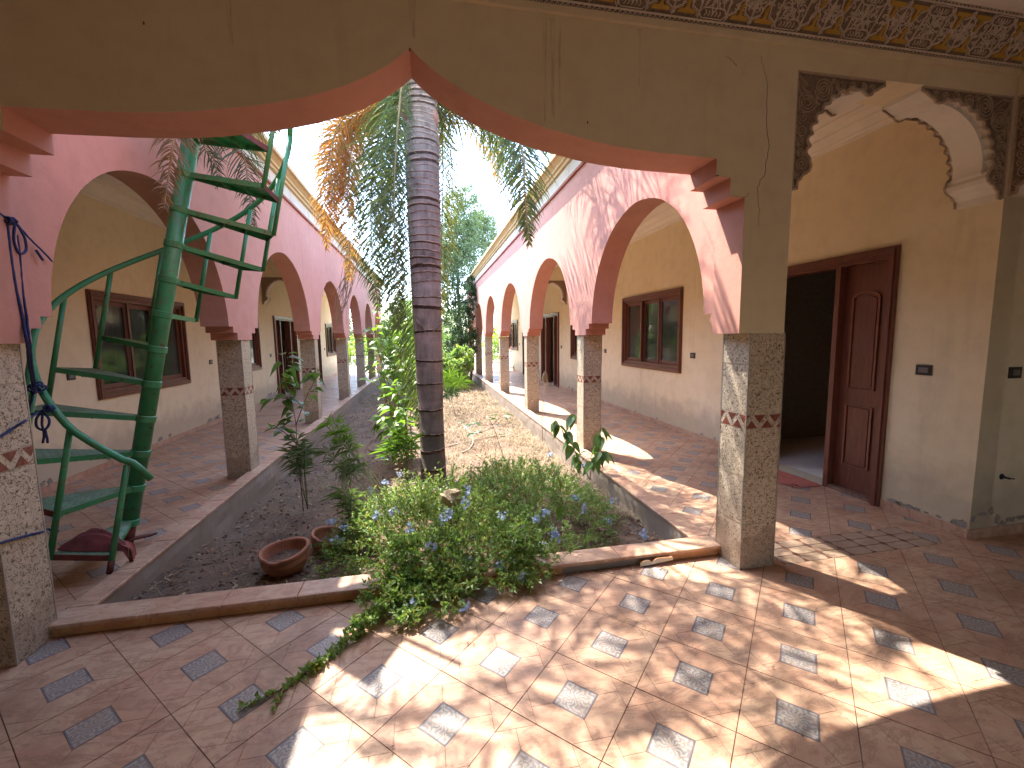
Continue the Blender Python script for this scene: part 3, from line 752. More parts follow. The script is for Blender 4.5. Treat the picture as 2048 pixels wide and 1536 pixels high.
for k in range(nper):
    xc = 3.886 + (k-12)*PER
    seg = MB()
    def rb(pts, w_=.006, h1=.008, closed=False): 
        pts = [(min(max(p[0], -2), 6.098), p[1]) for p in pts]
        ribbon(seg, pts, w_, .001, h1, lambda a, b_, c: fzp(a, b_, c), 0, closed)
    if xc-.1 > 6.1 or xc < -2: continue
    for xt in (xc, xc+.16):
        for up in (True, False):
            if xt > 6.03: continue
            T = tee(xt, up); mb = MB(); n_ = len(T)
            vs = [fzp(a, b_, .001) for a, b_ in T] + [fzp(a, b_, .013) for a, b_ in T]
            mb.add(vs, [list(range(n_, 2*n_))] + [(i, (i+1)%n_, n_+(i+1)%n_, n_+i) for i in range(n_)])
            if xt > 1.6: mb.build('tee_motif', M['stucco_ochre'], fz)
            else: seg.add(mb.v, mb.f, 1)
            f_ = (lambda q: q) if up else (lambda q: (q[0], FL-q[1]))
            rb([f_((xt-.080, S0+.004)), f_((xt-.078, S0+.030)), f_((xt-.030, S0+.052)), f_((xt-.022, S0+.085)), f_((xt, S0+.115)), f_((xt+.022, S0+.085)), f_((xt+.030, S0+.052)), f_((xt+.078, S0+.030)), f_((xt+.080, S0+.004))], .005)
            rb([f_((xt-.070, S0+.008)), f_((xt-.066, S0+.028)), f_((xt-.024, S0+.046))], .003); rb([f_((xt+.070, S0+.008)), f_((xt+.066, S0+.028)), f_((xt+.024, S0+.046))], .003)
    cxm = xc+.08; mid = FL/2
    # star between the motifs and rosette
    for cc, rad in ((cxm, .052), (cxm+PER/2, .085)):
        for q in range(8):
            a0 = q*math.pi/4
            rb([(cc+rad*.18*math.cos(a0), mid+rad*.18*math.sin(a0)), (cc+rad*.62*math.cos(a0+.30), mid+rad*.62*math.sin(a0+.30)), (cc+rad*math.cos(a0), mid+rad*math.sin(a0)), (cc+rad*.62*math.cos(a0-.30), mid+rad*.62*math.sin(a0-.30))], .0048, .009, True)
    for sgn in (1, -1):     # hexagonal cartouche between pairs
        cc = cxm+PER/2; b0 = S0+.028 if sgn > 0 else FL-S0-.028
        rb([(cc-.085, b0), (cc-.065, b0+.024), (cc+.065, b0+.024), (cc+.085, b0), (cc+.065, b0-.022), (cc-.065, b0-.022)], .0045, .008, True)
        for q in range(-2, 3):
            rb([(cc+q*.022-.006, b0-.012), (cc+q*.022+.004, b0), (cc+q*.022-.004, b0+.013)], .004, .007)
    for q_ in (xc-.08, xc+.08, xc+.24): rb([(q_, S0), (q_, FL-S0)], .004, .008); rb([(q_+.006, S0+.01), (q_+.006, FL-S0-.01)], .0022, .006)
    for q in range(80):     # filigree
        a = random.uniform(xc-.08, xc+PER-.09); b_ = random.uniform(S0+.06, FL-S0-.06); th = random.uniform(0, 6.28); r0 = random.uniform(.008, .016)
        rb([(a+r0*math.cos(th+v_)*(1-v_/9), b_+r0*math.sin(th+v_)*(1-v_/9)) for v_ in np.linspace(0, 4.2, 5)], .0042, .006)
    seg.build('strapwork', [M['stucco_light'], M['stucco_ochre']], fz)
mb = MB()
for s_ in (0.004, 0.030, FL-.030, FL-.004):
    ribbon(mb, [(-2, s_), (6.1, s_)], .009, .001, .012, lambda a, b_, c: fzp(a, b_, c))
for i in range(int(8.1/.03)):
    x0 = -2+i*.03
    for s_, d in ((.017, 1), (FL-.017, -1)):
        ribbon(mb, [(x0, s_-.006*d), (x0+.013, s_+.006*d), (x0+.022, s_-.003*d)], .005, .001, .009, lambda a, b_, c: fzp(a, b_, c))
mb.build('rope_border', M['stucco_light'], fz)
mb = MB(); mb.box(-2, -.022, 3.325, 6.1, 0.0, 3.362); mb.build('lower_fillet', M['yellow'], fz)

# ------------------------------------------------------------------ scalloped stucco brackets
def bracket_profile(smooth=False):
    """hanging scalloped bracket; origin at top corner by the wall, u away from the wall, v down"""
    out = [(0, 0), (.665, 0), (.665, .035), (.640, .045), (.605, .078), (.585, .085), (.565, .118), (.54, .125), (.515, .110), (.49, .085)]
    n_ = 8; c0 = (.52, .62)
    pts = []
    a0, a1 = R(100), R(186)
    ru, rv = .40, .535
    for i in range(n_):
        b0 = a0+(a1-a0)*i/n_; b1 = a0+(a1-a0)*(i+1)/n_
        for j in range(6):
            t_ = j/5; b_ = b0+(b1-b0)*t_; bul = (-.028*math.sin(math.pi*t_)) if not smooth else .010
            pts.append((c0[0]+(ru-bul)*math.cos(b_), c0[1]-(rv-bul)*math.sin(b_)))
    out += pts
    out += [(.125, .70), (.135, .735), (.125, .775), (.10, .80), (.075, .815), (.06, .85), (.038, .87), (.038, .93), (0, .93)]
    return out
BP = bracket_profile()
def spiral(mb, cx, cy_, r0, turns, mp, w_=.006, h=.010, a0=0, sg=1):
    pts = []
    n_ = int(turns*14)
    for i in range(n_+1):
        a = a0+sg*2*math.pi*turns*i/n_; r_ = r0*(1-.88*i/n_); pts.append((cx+r_*math.cos(a), cy_+r_*math.sin(a)))
    ribbon(mb, pts, w_, 0, h, mp)
def bracket(name_label, x, y0, y1, ztop, dirx, scale=1.0, along='x', h=.70, detail=True, parent=None):
    """plate in plane y0..y1 (along='x') hanging from (x, ztop), growing in dirx"""
    t = empty('stucco_bracket', (x, (y0+y1)/2, ztop-h) if along == 'x' else ((y0+y1)/2, x, ztop-h), name_label, 'bracket', 'scalloped plaster brackets')
    sv = h/.93
    P = [(u*scale, v*sv) for u, v in BP]
    def mp(face, sgn):
        def f(u, v, o_):
            a = x+dirx*u; z = ztop-v
            return (a, face+sgn*o_, z) if along == 'x' else (face+sgn*o_, a, z)
        return f
    n_ = len(P); A = mp(y0, 1); Bf = mp(y1, -1)
    smooth_ = [(u*scale, v*sv) for u, v in bracket_profile(True)]
    d_all = abs(y1-y0)
    def slab_(prof, fa, fb, ma, mbk, G0=A):
        mb.add([G0(u, v, fa) for u, v in prof] + [G0(u, v, fb) for u, v in prof], [list(range(len(prof)))[::-1]], ma)
        mb.add([G0(u, v, fa) for u, v in prof] + [G0(u, v, fb) for u, v in prof], [list(range(len(prof), 2*len(prof)))], mbk)
        k_ = len(prof); mb.add([G0(u, v, fa) for u, v in prof] + [G0(u, v, fb) for u, v in prof], [(i, (i+1)%k_, k_+(i+1)%k_, k_+i) for i in range(k_)], 0)
    mb = MB(); slab_(P, .012, .045, 1, 0); mb.build('scalloped_face', [M['white'], M['stucco_dark']], t)
    mb = MB(); slab_(P, d_all-.045, d_all-.012, 0, 1); mb.build('scalloped_face', [M['white'], M['stucco_dark']], t)
    mb = MB(); slab_(smooth_, .0455, d_all-.0455, 0, 0); mb.build('soffit', [M['white'], M['stucco_dark']], t)
    for F in ((A, Bf) if detail else (A, Bf)):
        rel = MB()
        G = lambda u, v, o_, F=F: F(u, v, .012-o_)
        ribbon(rel, [(u*.985+.004, v*.985+.004) for u, v in P], .016, 0, .012, G, 0, True)
        if detail:
            inn = []
            ribbon(rel, [(u*.93+.012, v*.95+.012) for u, v in P[9:]], .006, 0, .010, G)
            for cu, cv, r_, tn in ((.20, .10, .075, 3.2), (.085, .21, .075, 3.2), (.33, .065, .04, 2), (.42, .055, .035, 2), (.50, .055, .03, 2), (.57, .045, .022, 1.6), (.055, .34, .042, 2), (.055, .44, .040, 2), (.05, .53, .036, 2), (.055, .62, .036, 2), (.07, .71, .045, 2), (.035, .80, .025, 1.6), (.27, .03, .02, 1.5), (.03, .28, .02, 1.5)):
                spiral(rel, cu*scale, cv*sv+.01, r_*scale*.95, tn, G, .0052, .009, random.uniform(0, 6), random.choice((1, -1)))
            for q in range(8):
                a = random.uniform(.02, .16); b_ = random.uniform(.02, .16)
                ribbon(rel, [(.02, .02+b_*.3), (a*.6, b_*.9), (a+.04, b_+.05)], .004, 0, .010, G)
        rel.build('carved_relief', M['stucco_light2'], t)
    return t
M['stucco_light2'] = plain('aged_relief', (0.50, 0.39, 0.29), 0.85, 0.15, 40, bmp=0.3)
M['stucco_dark'] = M['stucco_dark']
bracket('scalloped plaster bracket with spiral carving hanging beside the right corner column', 4.352, 0.002, 0.268, 3.1985, 1, 1.0, h=.70)
bracket('scalloped plaster bracket with white curved soffit against the right wall above the open door', 6.10, 0.002, 0.268, 3.1985, -1, 1.18, h=.68)
bracket('plaster bracket cut by the right picture edge, under the beam of the side room', -0.002, 6.125, 6.39, 3.1985, -1, 1.1, along='y', h=.66)

# ------------------------------------------------------------------ gallery walls with doors and windows
def wall_with_openings(mb, x, sgn, y0, y1, z0, z1, ops, th=.2):
    ysx = sorted({y0, y1, *[o[0] for o in ops], *[o[1] for o in ops]}); zs = sorted({z0, z1, *[o[2] for o in ops], *[o[3] for o in ops]})
    def inside(yc, zc): return any(o[0] < yc < o[1] and o[2] < zc < o[3] for o in ops)
    for a, b_ in zip(ysx, ysx[1:]):
        for c, d in zip(zs, zs[1:]):
            if inside((a+b_)/2, (c+d)/2): continue
            for X in (x, x+sgn*th): mb.poly([(X, a, c), (X, b_, c), (X, b_, d), (X, a, d)])
    for a, b_, c, d in ops:
        X0, X1 = x, x+sgn*th
        mb.poly([(X0,a,c),(X1,a,c),(X1,a,d),(X0,a,d)]); mb.poly([(X0,b_,c),(X1,b_,c),(X1,b_,d),(X0,b_,d)])
        mb.poly([(X0,a,d),(X1,a,d),(X1,b_,d),(X0,b_,d)]); mb.poly([(X0,a,c),(X1,a,c),(X1,b_,c),(X0,b_,c)])
    for Y in (y0, y1): mb.poly([(x,Y,z0),(x+sgn*th,Y,z0),(x+sgn*th,Y,z1),(x,Y,z1)])
def frame_ring(mb, x, sgn, y0, y1, z0, z1, w_, d0, d1, bottom=True, m=0):
    """rectangular ring, width w_, from depth d0 to d1 (positive = into the room side -sgn)"""
    X0, X1 = x-sgn*d1, x-sgn*d0
    zb = z0 + (w_ if bottom else 0)
    mb.box(X0, y0, z0, X1, y0+w_, z1, m); mb.box(X0, y1-w_, z0, X1, y1, z1, m)
    mb.box(X0, y0+w_, z1-w_, X1, y1-w_, z1, m)
    if bottom: mb.box(X0, y0+w_, z0, X1, y1-w_, z0+w_, m)
def window(parent, x, sgn, y0, y1, z0, z1):
    mb = MB(); frame_ring(mb, x, sgn, y0, y1, z0, z1, .07, -.05, .03); frame_ring(mb, x, sgn, y0+.018, y1-.018, z0+.018, z1-.018, .035, .03, .042)
    frame_ring(mb, x, sgn, y0+.07, y1-.07, z0+.07, z1-.07, .045, -.12, .012)
    a, b_ = y0+.115, y1-.115
    fr_ = mb.build('window', M['wood'], parent)
    n_ = 3; wsh = (b_-a)/n_
    for i in range(n_):
        s0, s1 = a+i*wsh, a+(i+1)*wsh; dx = -.03 - (.035 if i == 1 else 0)
        mb = MB(); frame_ring(mb, x, sgn, s0+.001, s1-.001, z0+.116, z1-.116, .06, dx-.03, dx)
        mb.build('sash', M['wood'], fr_)
        mb = MB(); X = x+sgn*(-dx+.015); mb.box(X-.002, s0+.06, z0+.175, X+.002, s1-.06, z1-.175); mb.build('pane', M['glass'], fr_)
    mb = MB()
    for i in range(1, n_): mb.box(x+sgn*.001, a+i*wsh-.02, z0+.116, x-sgn*.012+sgn*.03, a+i*wsh+.02, z1-.116)
    mb.build('mullion', M['wood'], fr_)
def door(parent, x, sgn, y0, y1, z1, big=False):
    mb = MB(); frame_ring(mb, x, sgn, y0, y1, 0, z1, .075, -.14, .03, False); frame_ring(mb, x, sgn, y0+.02, y1-.02, 0, z1-.02, .035, .03, .045, False)
    frame_ring(mb, x, sgn, y0+.075, y1-.075, 0, z1-.075, .03, -.14, .008, False)
    for yy in (y0+.56, y1-.56): mb.box(x+sgn*.14, yy-.025, 0, x-sgn*.012, yy+.025, z1-.105)
    df = mb.build('door_frame', M['wood'], parent)
    for s0, s1 in ((y0+.105, y0+.535), (y1-.535, y1-.105)):
        X = x+sgn*.07; mb = MB(); mb.box(X, s0, .03, X+sgn*.04, s1, z1-.106)
        w0, w1 = s0+.09, s1-.09
        def panel(zlo, zhi, arch):
            P = [(w0, zlo), (w1, zlo), (w1, zhi)]
            if arch: P += [((w0+w1)/2+(w1-w0)/2*math.cos(a), zhi+.05*math.sin(a)) for a in np.linspace(.25, math.pi-.25, 7)]
            P += [(w0, zhi)]
            cy2 = (w0+w1)/2; cz = (zlo+zhi)/2
            for k, (sc, dd) in enumerate(((1, .006), (.90, -.004), (.80, .010))):
                if k == 1: continue
                Q = [(cy2+(p[0]-cy2)*sc, cz+(p[1]-cz)*(1-(1-sc)*.35)) for p in P]
                if k == 2: mb.prism(Q, 'x', X-sgn*dd, X)
                else: ribbon(mb, Q, .020, 0, .016, lambda a, b_, c: (X-sgn*c, a, b_), 1, True)
        panel(.28, .88, False); panel(1.05, z1-.42, True)
        mb.build('door_leaf', [M['wood'], M['woodlight']], df)
        mb = MB(); mb.box(x+sgn*.13, s0, 0.001, x-sgn*.005, s1, .029); mb.build('threshold_board', M['woodworn'], df)
def skirting(parent, x, sgn, spans):
    for a, b_ in spans:
        y = a
        while y < b_-.02:
            e = min(y+.41, b_); mb = MB(); mb.box(x, y+.0012, 0.0, x-sgn*.010, e-.0012, .078); mb.build('skirting_tile', M['terra'], parent); y = e
def switch(parent_label, p, axis, sgn, socket=False, group='wall switches'):
    t = empty('light_switch', p, parent_label, 'switch', group)
    mb = MB(); w_, h = .058, .042
    if axis == 'x':
        mb.box(p[0], p[1]-w_, p[2]-h, p[0]-sgn*.012, p[1]+w_, p[2]+h)
    else: mb.box(p[0]-w_, p[1], p[2]-h, p[0]+w_, p[1]-.012, p[2]+h)
    mb.build('plate', M['black'], t)
    mb = MB()
    if axis == 'x': mb.box(p[0]-sgn*.0122, p[1]-w_*.62, p[2]-h*.5, p[0]-sgn*.0155, p[1]+w_*.62, p[2]+h*.5)
    else: mb.box(p[0]-w_*.62, p[1]-.0122, p[2]-h*.5, p[0]+w_*.62, p[1]-.0155, p[2]+h*.5)
    mb.build('rocker', M['greyplastic'], t)
def blob_patch(parent, x, sgn, yc, zc, ry, rz, plane='x', mat=None, seed=0):
    rnd = random.Random(seed); n_ = 18; P = []
    for i in range(n_):
        a = 2*math.pi*i/n_; r_ = 0.55+0.6*rnd.random(); P.append((yc+ry*r_*math.cos(a), max(.08, zc+rz*r_*math.sin(a))))
    mb = MB(); mb.prism(P, plane, x, x-sgn*.0022); mb.build('peeled_patch', mat or M['peel'], parent)
    P2 = [(yc+(p[0]-yc)*1.10+rnd.uniform(-.004, .004), max(.079, zc+(p[1]-zc)*1.12)) for p in P]
    mb = MB()
    for i in range(n_):
        if rnd.random() < .55: continue
        a, b_ = P[i], P[(i+1) % n_]; c, d = P2[(i+1) % n_], P2[i]
        if plane == 'x': mb.add([(x-sgn*.002, a[0], a[1]), (x-sgn*.002, b_[0], b_[1]), (x-sgn*.009, c[0], c[1]+.004), (x-sgn*.009, d[0], d[1]+.004)], [(0,1,2,3)])
        else: mb.add([(a[0], x-sgn*.002, a[1]), (b_[0], x-sgn*.002, b_[1]), (c[0], x-sgn*.009, c[1]), (d[0], x-sgn*.009, d[1])], [(0,1,2,3)])
    if mb.f: mb.build('paint_flake', M['yellow'], parent)
OPS_R = [('d', .66, 2.72, 0, 2.34), ('w', 3.88, 6.02, .97, 2.35), ('w', 7.13, 9.30, .95, 2.33), ('d', 10.45, 12.52, 0, 2.33), ('d', 13.5, 15.55, 0, 2.33), ('w', 16.55, 18.70, .97, 2.35)]
OPS_L = [('d', .66, 2.72, 0, 2.26), ('w', 3.83, 5.97, .88, 2.25), ('w', 7.13, 9.30, .88, 2.25), ('d', 10.42, 12.45, 0, 2.26), ('d', 13.5, 15.55, 0, 2.26), ('w', 16.6, 18.70, .88, 2.25)]
for side, x, sgn, ops in (('right', WR, 1, OPS_R), ('left', WL, -1, OPS_L)):
    y0 = 0.0 if side == 'right' else -5.6
    t = empty('gallery_wall', (x, 9.5, 0), 'cream yellow rendered gallery wall with brown doors and windows on the %s' % side, 'wall', 'gallery walls')
    holes = [(a+.03, b_-.03, c+(.03 if k == 'w' else 0), d-.03) for k, a, b_, c, d in ops]
    mb = MB(); wall_with_openings(mb, x, sgn, y0, YE, 0, 3.62, holes); mb.build('rendered_wall', M['yellow'], t)
    for k, a, b_, c, d in ops:
        if k == 'w': window(t, x, sgn, a, b_, c, d)
        else: door(t, x, sgn, a, b_, d)
    sp = []; y = y0
    for k, a, b_, c, d in ops:
        if k == 'd': sp.append((y, a)); y = b_
    sp.append((y, YE)); skirting(t, x, sgn, sp)
    # rooms behind
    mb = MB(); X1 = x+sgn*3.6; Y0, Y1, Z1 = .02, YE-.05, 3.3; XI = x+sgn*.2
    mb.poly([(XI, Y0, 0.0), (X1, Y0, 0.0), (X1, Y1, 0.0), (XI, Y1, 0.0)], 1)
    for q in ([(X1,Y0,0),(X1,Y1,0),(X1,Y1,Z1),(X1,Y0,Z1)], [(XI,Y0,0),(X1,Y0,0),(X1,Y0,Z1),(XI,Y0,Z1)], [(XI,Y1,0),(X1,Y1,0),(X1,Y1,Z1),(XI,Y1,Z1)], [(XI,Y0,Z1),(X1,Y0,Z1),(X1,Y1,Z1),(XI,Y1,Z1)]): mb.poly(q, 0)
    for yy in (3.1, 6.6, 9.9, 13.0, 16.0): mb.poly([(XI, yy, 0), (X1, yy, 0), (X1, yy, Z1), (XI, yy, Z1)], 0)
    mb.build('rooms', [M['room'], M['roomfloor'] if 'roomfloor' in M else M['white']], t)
    for k, a, b_, c, d in ops:
        if k == 'w':
            mb = MB(); n_ = 60; X = x+sgn*.17
            vs = []
            for i in range(n_+1):
                yy = a+.1+(b_-a-.2)*i/n_; dx = .018*math.sin(i*1.3)+.01*math.sin(i*.57); vs += [(X+sgn*(.04+dx), yy, c+.1), (X+sgn*(.04+dx), yy, d-.1)]
            mb.add(vs, [(2*i, 2*i+2, 2*i+3, 2*i+1) for i in range(n_)]); mb.build('net_curtain', M['curtain'], t)
    rn = random.Random(5)
    if side == 'right':
        for i, (yc, ry, rz) in enumerate([(.55, .05, .02), (.50, .03, .02), (.42, .05, .018), (.36, .03, .02), (.29, .02, .01), (.20, .02, .012), (.05, .04, .045), (.10, .02, .03), (3.3, .05, .02), (3.0, .03, .03), (4.6, .06, .015), (5.4, .05, .015), (7.6, .12, .04), (9.2, .14, .05), (9.5, .07, .06)]):
            blob_patch(t, x, 1, yc, .095, ry, rz, seed=i)
    else:
        for i, (yc, ry, rz) in enumerate([(3.9, .05, .03), (5.0, .07, .035), (5.25, .05, .03), (6.55, .12, .04), (6.9, .06, .08), (6.8, .10, .05), (9.8, .20, .14), (10.1, .16, .12), (9.6, .10, .06), (2.9, .05, .03), (3.0, .04, .03)]):
            blob_patch(t, x, -1, yc, .11, ry, rz, seed=40+i)
    # gallery roof and ceiling
    xo = 4.345 if side == 'right' else -.25
    cl = empty('gallery_ceiling', ((x+xo)/2, 9.5, CEIL), kind='structure')
    mb = MB(); mb.box(min(xo, x+sgn*.25), .27, CEIL, max(xo, x+sgn*.25), YE, 4.0); mb.build('ceiling_slab', M['white'], cl)
    prof = [(0, 3.40), (.018, 3.40), (.022, 3.425), (.045, 3.432), (.048, 3.45), (.10, 3.49), (.115, 3.50), (.118, 3.515), (.17, 3.545), (.25, 3.55), (.25, 3.562), (0, 3.562)]
    mb = MB(); mb.prism([(x-sgn*p[0], p[1]) for p in prof], 'y', .28, YE); mb.build('ceiling_moulding', M['white'], cl)
    mb = MB(); mb.box(min(x, x+sgn*4.0), 0.0, 3.62, max(x, x+sgn*4.0), YE, 4.0); mb.build('roof_slab', M['white'], cl)
    # cross arch half way with brackets
    yb_ = 9.72
    mb = MB(); mb.box(min(xo, x), yb_, 3.19, max(xo, x), yb_+.22, CEIL-.002); mb.build('cross_beam', M['yellow'], t)
    bracket('small plaster bracket on the %s gallery wall half way down, beside a door' % side, x, yb_+.002, yb_+.218, 3.188, -sgn, 1.0, h=.68, detail=False)
    bracket('small plaster bracket on the arcade side of the %s gallery half way down' % side, xo, yb_+.002, yb_+.218, 3.188, sgn, .9, h=.68, detail=False)
# switches
for q, lab in (((1849, 740), 'black light switch on the yellow wall right of the open door'), ((1386, 711), 'black light switch between the right gallery window and the corner column'), ((1211, 702), 'black light switch just right of the second right arcade column'), ((1123, 694), 'black light switch right of the far door in the right gallery'), ((1039, 688), 'tiny black light switch at the far end of the right gallery')):
    p = at(*q, 'x', WR); switch(lab, p, 'x', 1)
for q, lab in (((141, 753), 'black light switch on the left gallery wall between stair treads'), ((421, 724), 'black light switch left of the second left arcade column'), ((541, 711), 'black light switch left of the left gallery door'), ((649, 698), 'tiny black light switch near the last window of the left gallery')):
    p = at(*q, 'x', WL); switch(lab, p, 'x', -1)
p = at(2028, 745, 'y', 0); switch('black light switch at the right picture edge', p, 'y', 1)

# ------------------------------------------------------------------ right corner wall, side room, terrace shell
cw = empty('corner_wall', (7.6, 0.1, 0), 'shaded yellow wall facing the camera at the right picture edge', 'wall')
mb = MB(); mb.box(6.1005, 0.0, 0.0, 9.2, 0.02, 3.95); mb.build('rendered_face', M['yellow'], cw)
x = 6.1
while x < 9:
    mb = MB(); mb.box(x+.001, -.010, 0, min(9.1, x+.41)-.001, 0.0, .078); mb.build('skirting_tile', M['terra'], cw); x += .41
for i, (xc, zc, rx, rz) in enumerate([(6.13, .16, .025, .03), (6.22, .19, .05, .02), (6.30, .21, .03, .03), (6.37, .14, .03, .04), (6.42, .10, .05, .02), (6.52, .12, .06, .02), (6.62, .13, .05, .02)]):
    blob_patch(cw, 0.0, 1, xc, zc, rx, rz, 'y', seed=80+i)
p = at(2003, 953, 'y', 0)
t = empty('pipe_stub', p, 'short black pipe stub poking out of the shaded wall at the right edge', 'pipe')
mb = MB(); mb.lathe([(0.001, 0), (.024, 0), (.020, .008), (.012, .010)], (0, 0, 0), 16)
mb.v = [(p.x+a, -b_*1.0-.0005 if False else -c-.0005, p.z+b_) for a, b_, c in mb.v]; mb.build('flange', M['black'], t)
mb = MB(); mb.tube([(p.x, 0, p.z), (p.x+.003, -.05, p.z-.002)], .008, 10); mb.tube([(p.x+.003, -.045, p.z-.002), (p.x+.045, -.05, p.z-.006)], .005, 8); mb.build('spout', M['black'], t)
mb = MB(); mb.box(6.125, -5.6, 3.20, 6.39, -0.001, 3.95); mb.build('side_beam', M['yellow'], label='yellow beam running toward the camera at the upper right corner', cat='beam')
# frieze continues along the beam
fz2 = empty('plaster_frieze', (6.05, -2.6, 3.36), 'carved plaster frieze turning the corner at the top right edge', 'frieze')
mb = MB(); mb.prism([(6.124, 3.365), (6.124, 3.57), (5.92, 3.57)], 'y', -5.6, -.21); mb.build('frieze_ground', M['stucco_dark'], fz2)
mb = MB()
def f2(a, s_, o_): return (6.124-FD.z*0-s_*.70-o_*.70, a, 3.365+s_*.716-o_*.70)
for s_ in (.006, .03, FL-.03, FL-.006): ribbon(mb, [(-5.6, s_), (-.22, s_)], .009, 0, .010, f2)
for i in range(170):
    a = -5.5+i*.031; ribbon(mb, [(a, .012), (a+.012, .024)], .005, 0, .009, f2)
mb.build('rope_border', M['stucco_light'], fz2)
tc = empty('terrace_ceiling', (2, -3, 3.575), kind='structure')
mb = MB(); mb.box(-2.2, -5.8, 3.575, 9.2, 0.0, 4.0); mb.build('ceiling_slab', M['white'], tc)
mb = MB(); mb.prism([(-.20, 3.574), (-.20, 3.55), (-.24, 3.545), (-.30, 3.565), (-.36, 3.574)], 'x', -2, 6.1); mb.build('ceiling_moulding', M['white'], tc)
sh = empty('terrace_back_wall', (3.5, -5.7, 0), 'plain yellow walls behind the camera with a doorway gap added to let light in', 'wall')
mb = MB()
wall_y = -5.6
mb.box(-2.2, wall_y-.2, 0, 4.2, wall_y, 3.95); mb.box(5.2, wall_y-.2, 0, 9.2, wall_y, 3.95); mb.box(4.2, wall_y-.2, 2.1, 5.2, wall_y, 3.95); mb.box(9.0, wall_y, 0, 9.2, 0.0, 3.95)  # gap left between the boxes is an invented doorway, brings fill light inside
mb.build('rendered_wall', M['yellow'], sh)

# ------------------------------------------------------------------ spiral stair
def stair():
    bx, by, tx, ty, h0, rr, RR, f0, D = -0.3451, 1.39, 0.2033, 0.0542, 0.1989, 0.2786, 0.6615, -1.1732, 0.4901
    a = Vector((tx, ty, 1)).normalized(); e1 = (Vector((1, 0, 0)) - a*a.x).normalized(); e2 = a.cross(e1); B = Vector((bx, by, 0))
    def pt(r_, ang, h): return B + a*h + (e1*math.cos(ang) + e2*math.sin(ang))*r_
    t = empty('spiral_stair', (bx, by, 0), 'leaning green painted steel spiral stair with chequered treads and tube handrail', 'stair')
    PR = .058
    mb = MB(); mb.tube([pt(0, 0, .18), pt(0, 0, 3.6)], PR, 24); mb.build('pole', M['green'], t, smooth=True)
    mb = MB(); mb.tube([pt(0, 0, 0.0), pt(0, 0, .19)], PR*.82, 20); mb.build('pole_foot', M['rust'], t, smooth=True)
    mb = MB(); mb.prism([(.02, -.035), (.20, -.010), (.22, .03), (.14, .035), (.02, .03)], 'z', .0, .012); mb.v = [(bx+p_[0], by+p_[1]-.02, p_[2]+.03+p_[0]*.12) for p_ in mb.v]; mb.build('foot_plate', M['rust'], t)
    NT = 12
    for k in range(NT):
        h = h0 + k*rr
        mb = MB(); mb.tube([pt(0, 0, h-.045), pt(0, 0, h-.04), pt(0, 0, h+.005), pt(0, 0, h+.01)], [PR+.002, PR+.007, PR+.007, PR+.002], 24); mb.build('collar', M['green'], t)
        A0 = f0 - k*D; A1 = f0 - (k+1)*D
        n_ = 1
        c0, c1 = pt(RR, A0, h), pt(RR, A1, h); p0, p1 = pt(PR-.005, A0+.35, h), pt(PR-.005, A1-.35, h)
        mb = MB(); dn = a*.004
        mb.add([p0, c0, c1, p1, p0-dn, c0-dn, c1-dn, p1-dn], [(0,1,2,3), (7,6,5,4), (0,4,5,1), (1,5,6,2), (2,6,7,3), (3,7,4,0)])
        tr = mb.build('tread', M['greendull'] if k < 5 else M['green'], t)
        mb = MB(); H = a*.038
        def bar(q0, q1, inw, mb=mb):
            mb.add([q0, q1, q1+inw, q0+inw, q0-H, q1-H, q1-H+inw, q0-H+inw], [(0,1,2,3), (7,6,5,4), (0,4,5,1), (1,5,6,2), (2,6,7,3), (3,7,4,0)])
        mid = (c0+c1+p0+p1)/4
        for q0, q1 in ((p0, c0), (c1, p1)):
            inn = (mid-(q0+q1)/2); d = (q1-q0).normalized(); inn = (inn-d*inn.dot(d)).normalized()*.006
            bar(q0+a*.001-inn*.3, q1+a*.001-inn*.3, inn)
        mb.build('side_angle', M['green'], tr)
        mb = MB(); inn = (mid-(c0+c1)/2); d = (c1-c0).normalized(); inn = (inn-d*inn.dot(d)).normalized()*.006; mb2 = mb
        bar(c0+a*.0015-inn*.3, c1+a*.0015-inn*.3, inn, mb); mb.build('outer_angle', M['rust'] if k in (0, 1, 10, 11, 12) else M['green'], tr)
        mb = MB()
        for f in (.42, .68):
            q0, q1 = p0.lerp(c0, f), p1.lerp(c1, f); bar(q0-dn*1.01, q1-dn*1.01, (c0-p0).normalized()*.005, mb)
        mb.build('rib', M['green'], tr)
        mb = MB()
        for i in range(3, 17):
            f = i/17; q0, q1 = p0.lerp(c0, f), p1.lerp(c1, f); L = (q1-q0).length; nn = max(1, int(L/.042))
            for j in range(nn):
                c = q0.lerp(q1, (j+.5+(.25 if i % 2 else -.25))/nn) if nn > 1 else q0.lerp(q1, .5)
                u = (c0-p0).normalized()*.007; v = a.cross(u).normalized()*.004
                if i % 2: u = u*.7; v = v*1.6
                for off in (a*.0012, -dn*1.0-a*.0052):
                    mb.poly([c-u+off, c-v+off, c+u+off, c+v+off])
        mb.build('punched_holes', M['hole'], tr, kind='stuff')
    for j in range(0, NT):
        lo = h0 + (j-1)*rr - .03; hi = h0 + j*rr + .55
        if j == 0: lo = 0.085; hi = h0+.62
        ang = f0 - j*D
        mb = MB(); mb.tube([pt(RR, ang, lo), pt(RR, ang, hi)], .0175, 12); mb.build('baluster', M['green'], t, smooth=True)
        if j == 0:
            mb = MB(); mb.tube([pt(RR, ang, 0.078), pt(RR, ang, h0-.03)], .0185, 12); mb.build('baluster_foot', M['rust'], t, smooth=True)
    P = []
    for i in range(0, 11*6+1):
        j = -.42 + i/6
        hh = h0 + j*rr + .55 + (.11 if j < 0 else .09*max(0, 1-j))
        r_ = RR
        if j < -.2: hh -= (-.2-j)*.10
        P.append(pt(r_, f0 - j*D, hh))
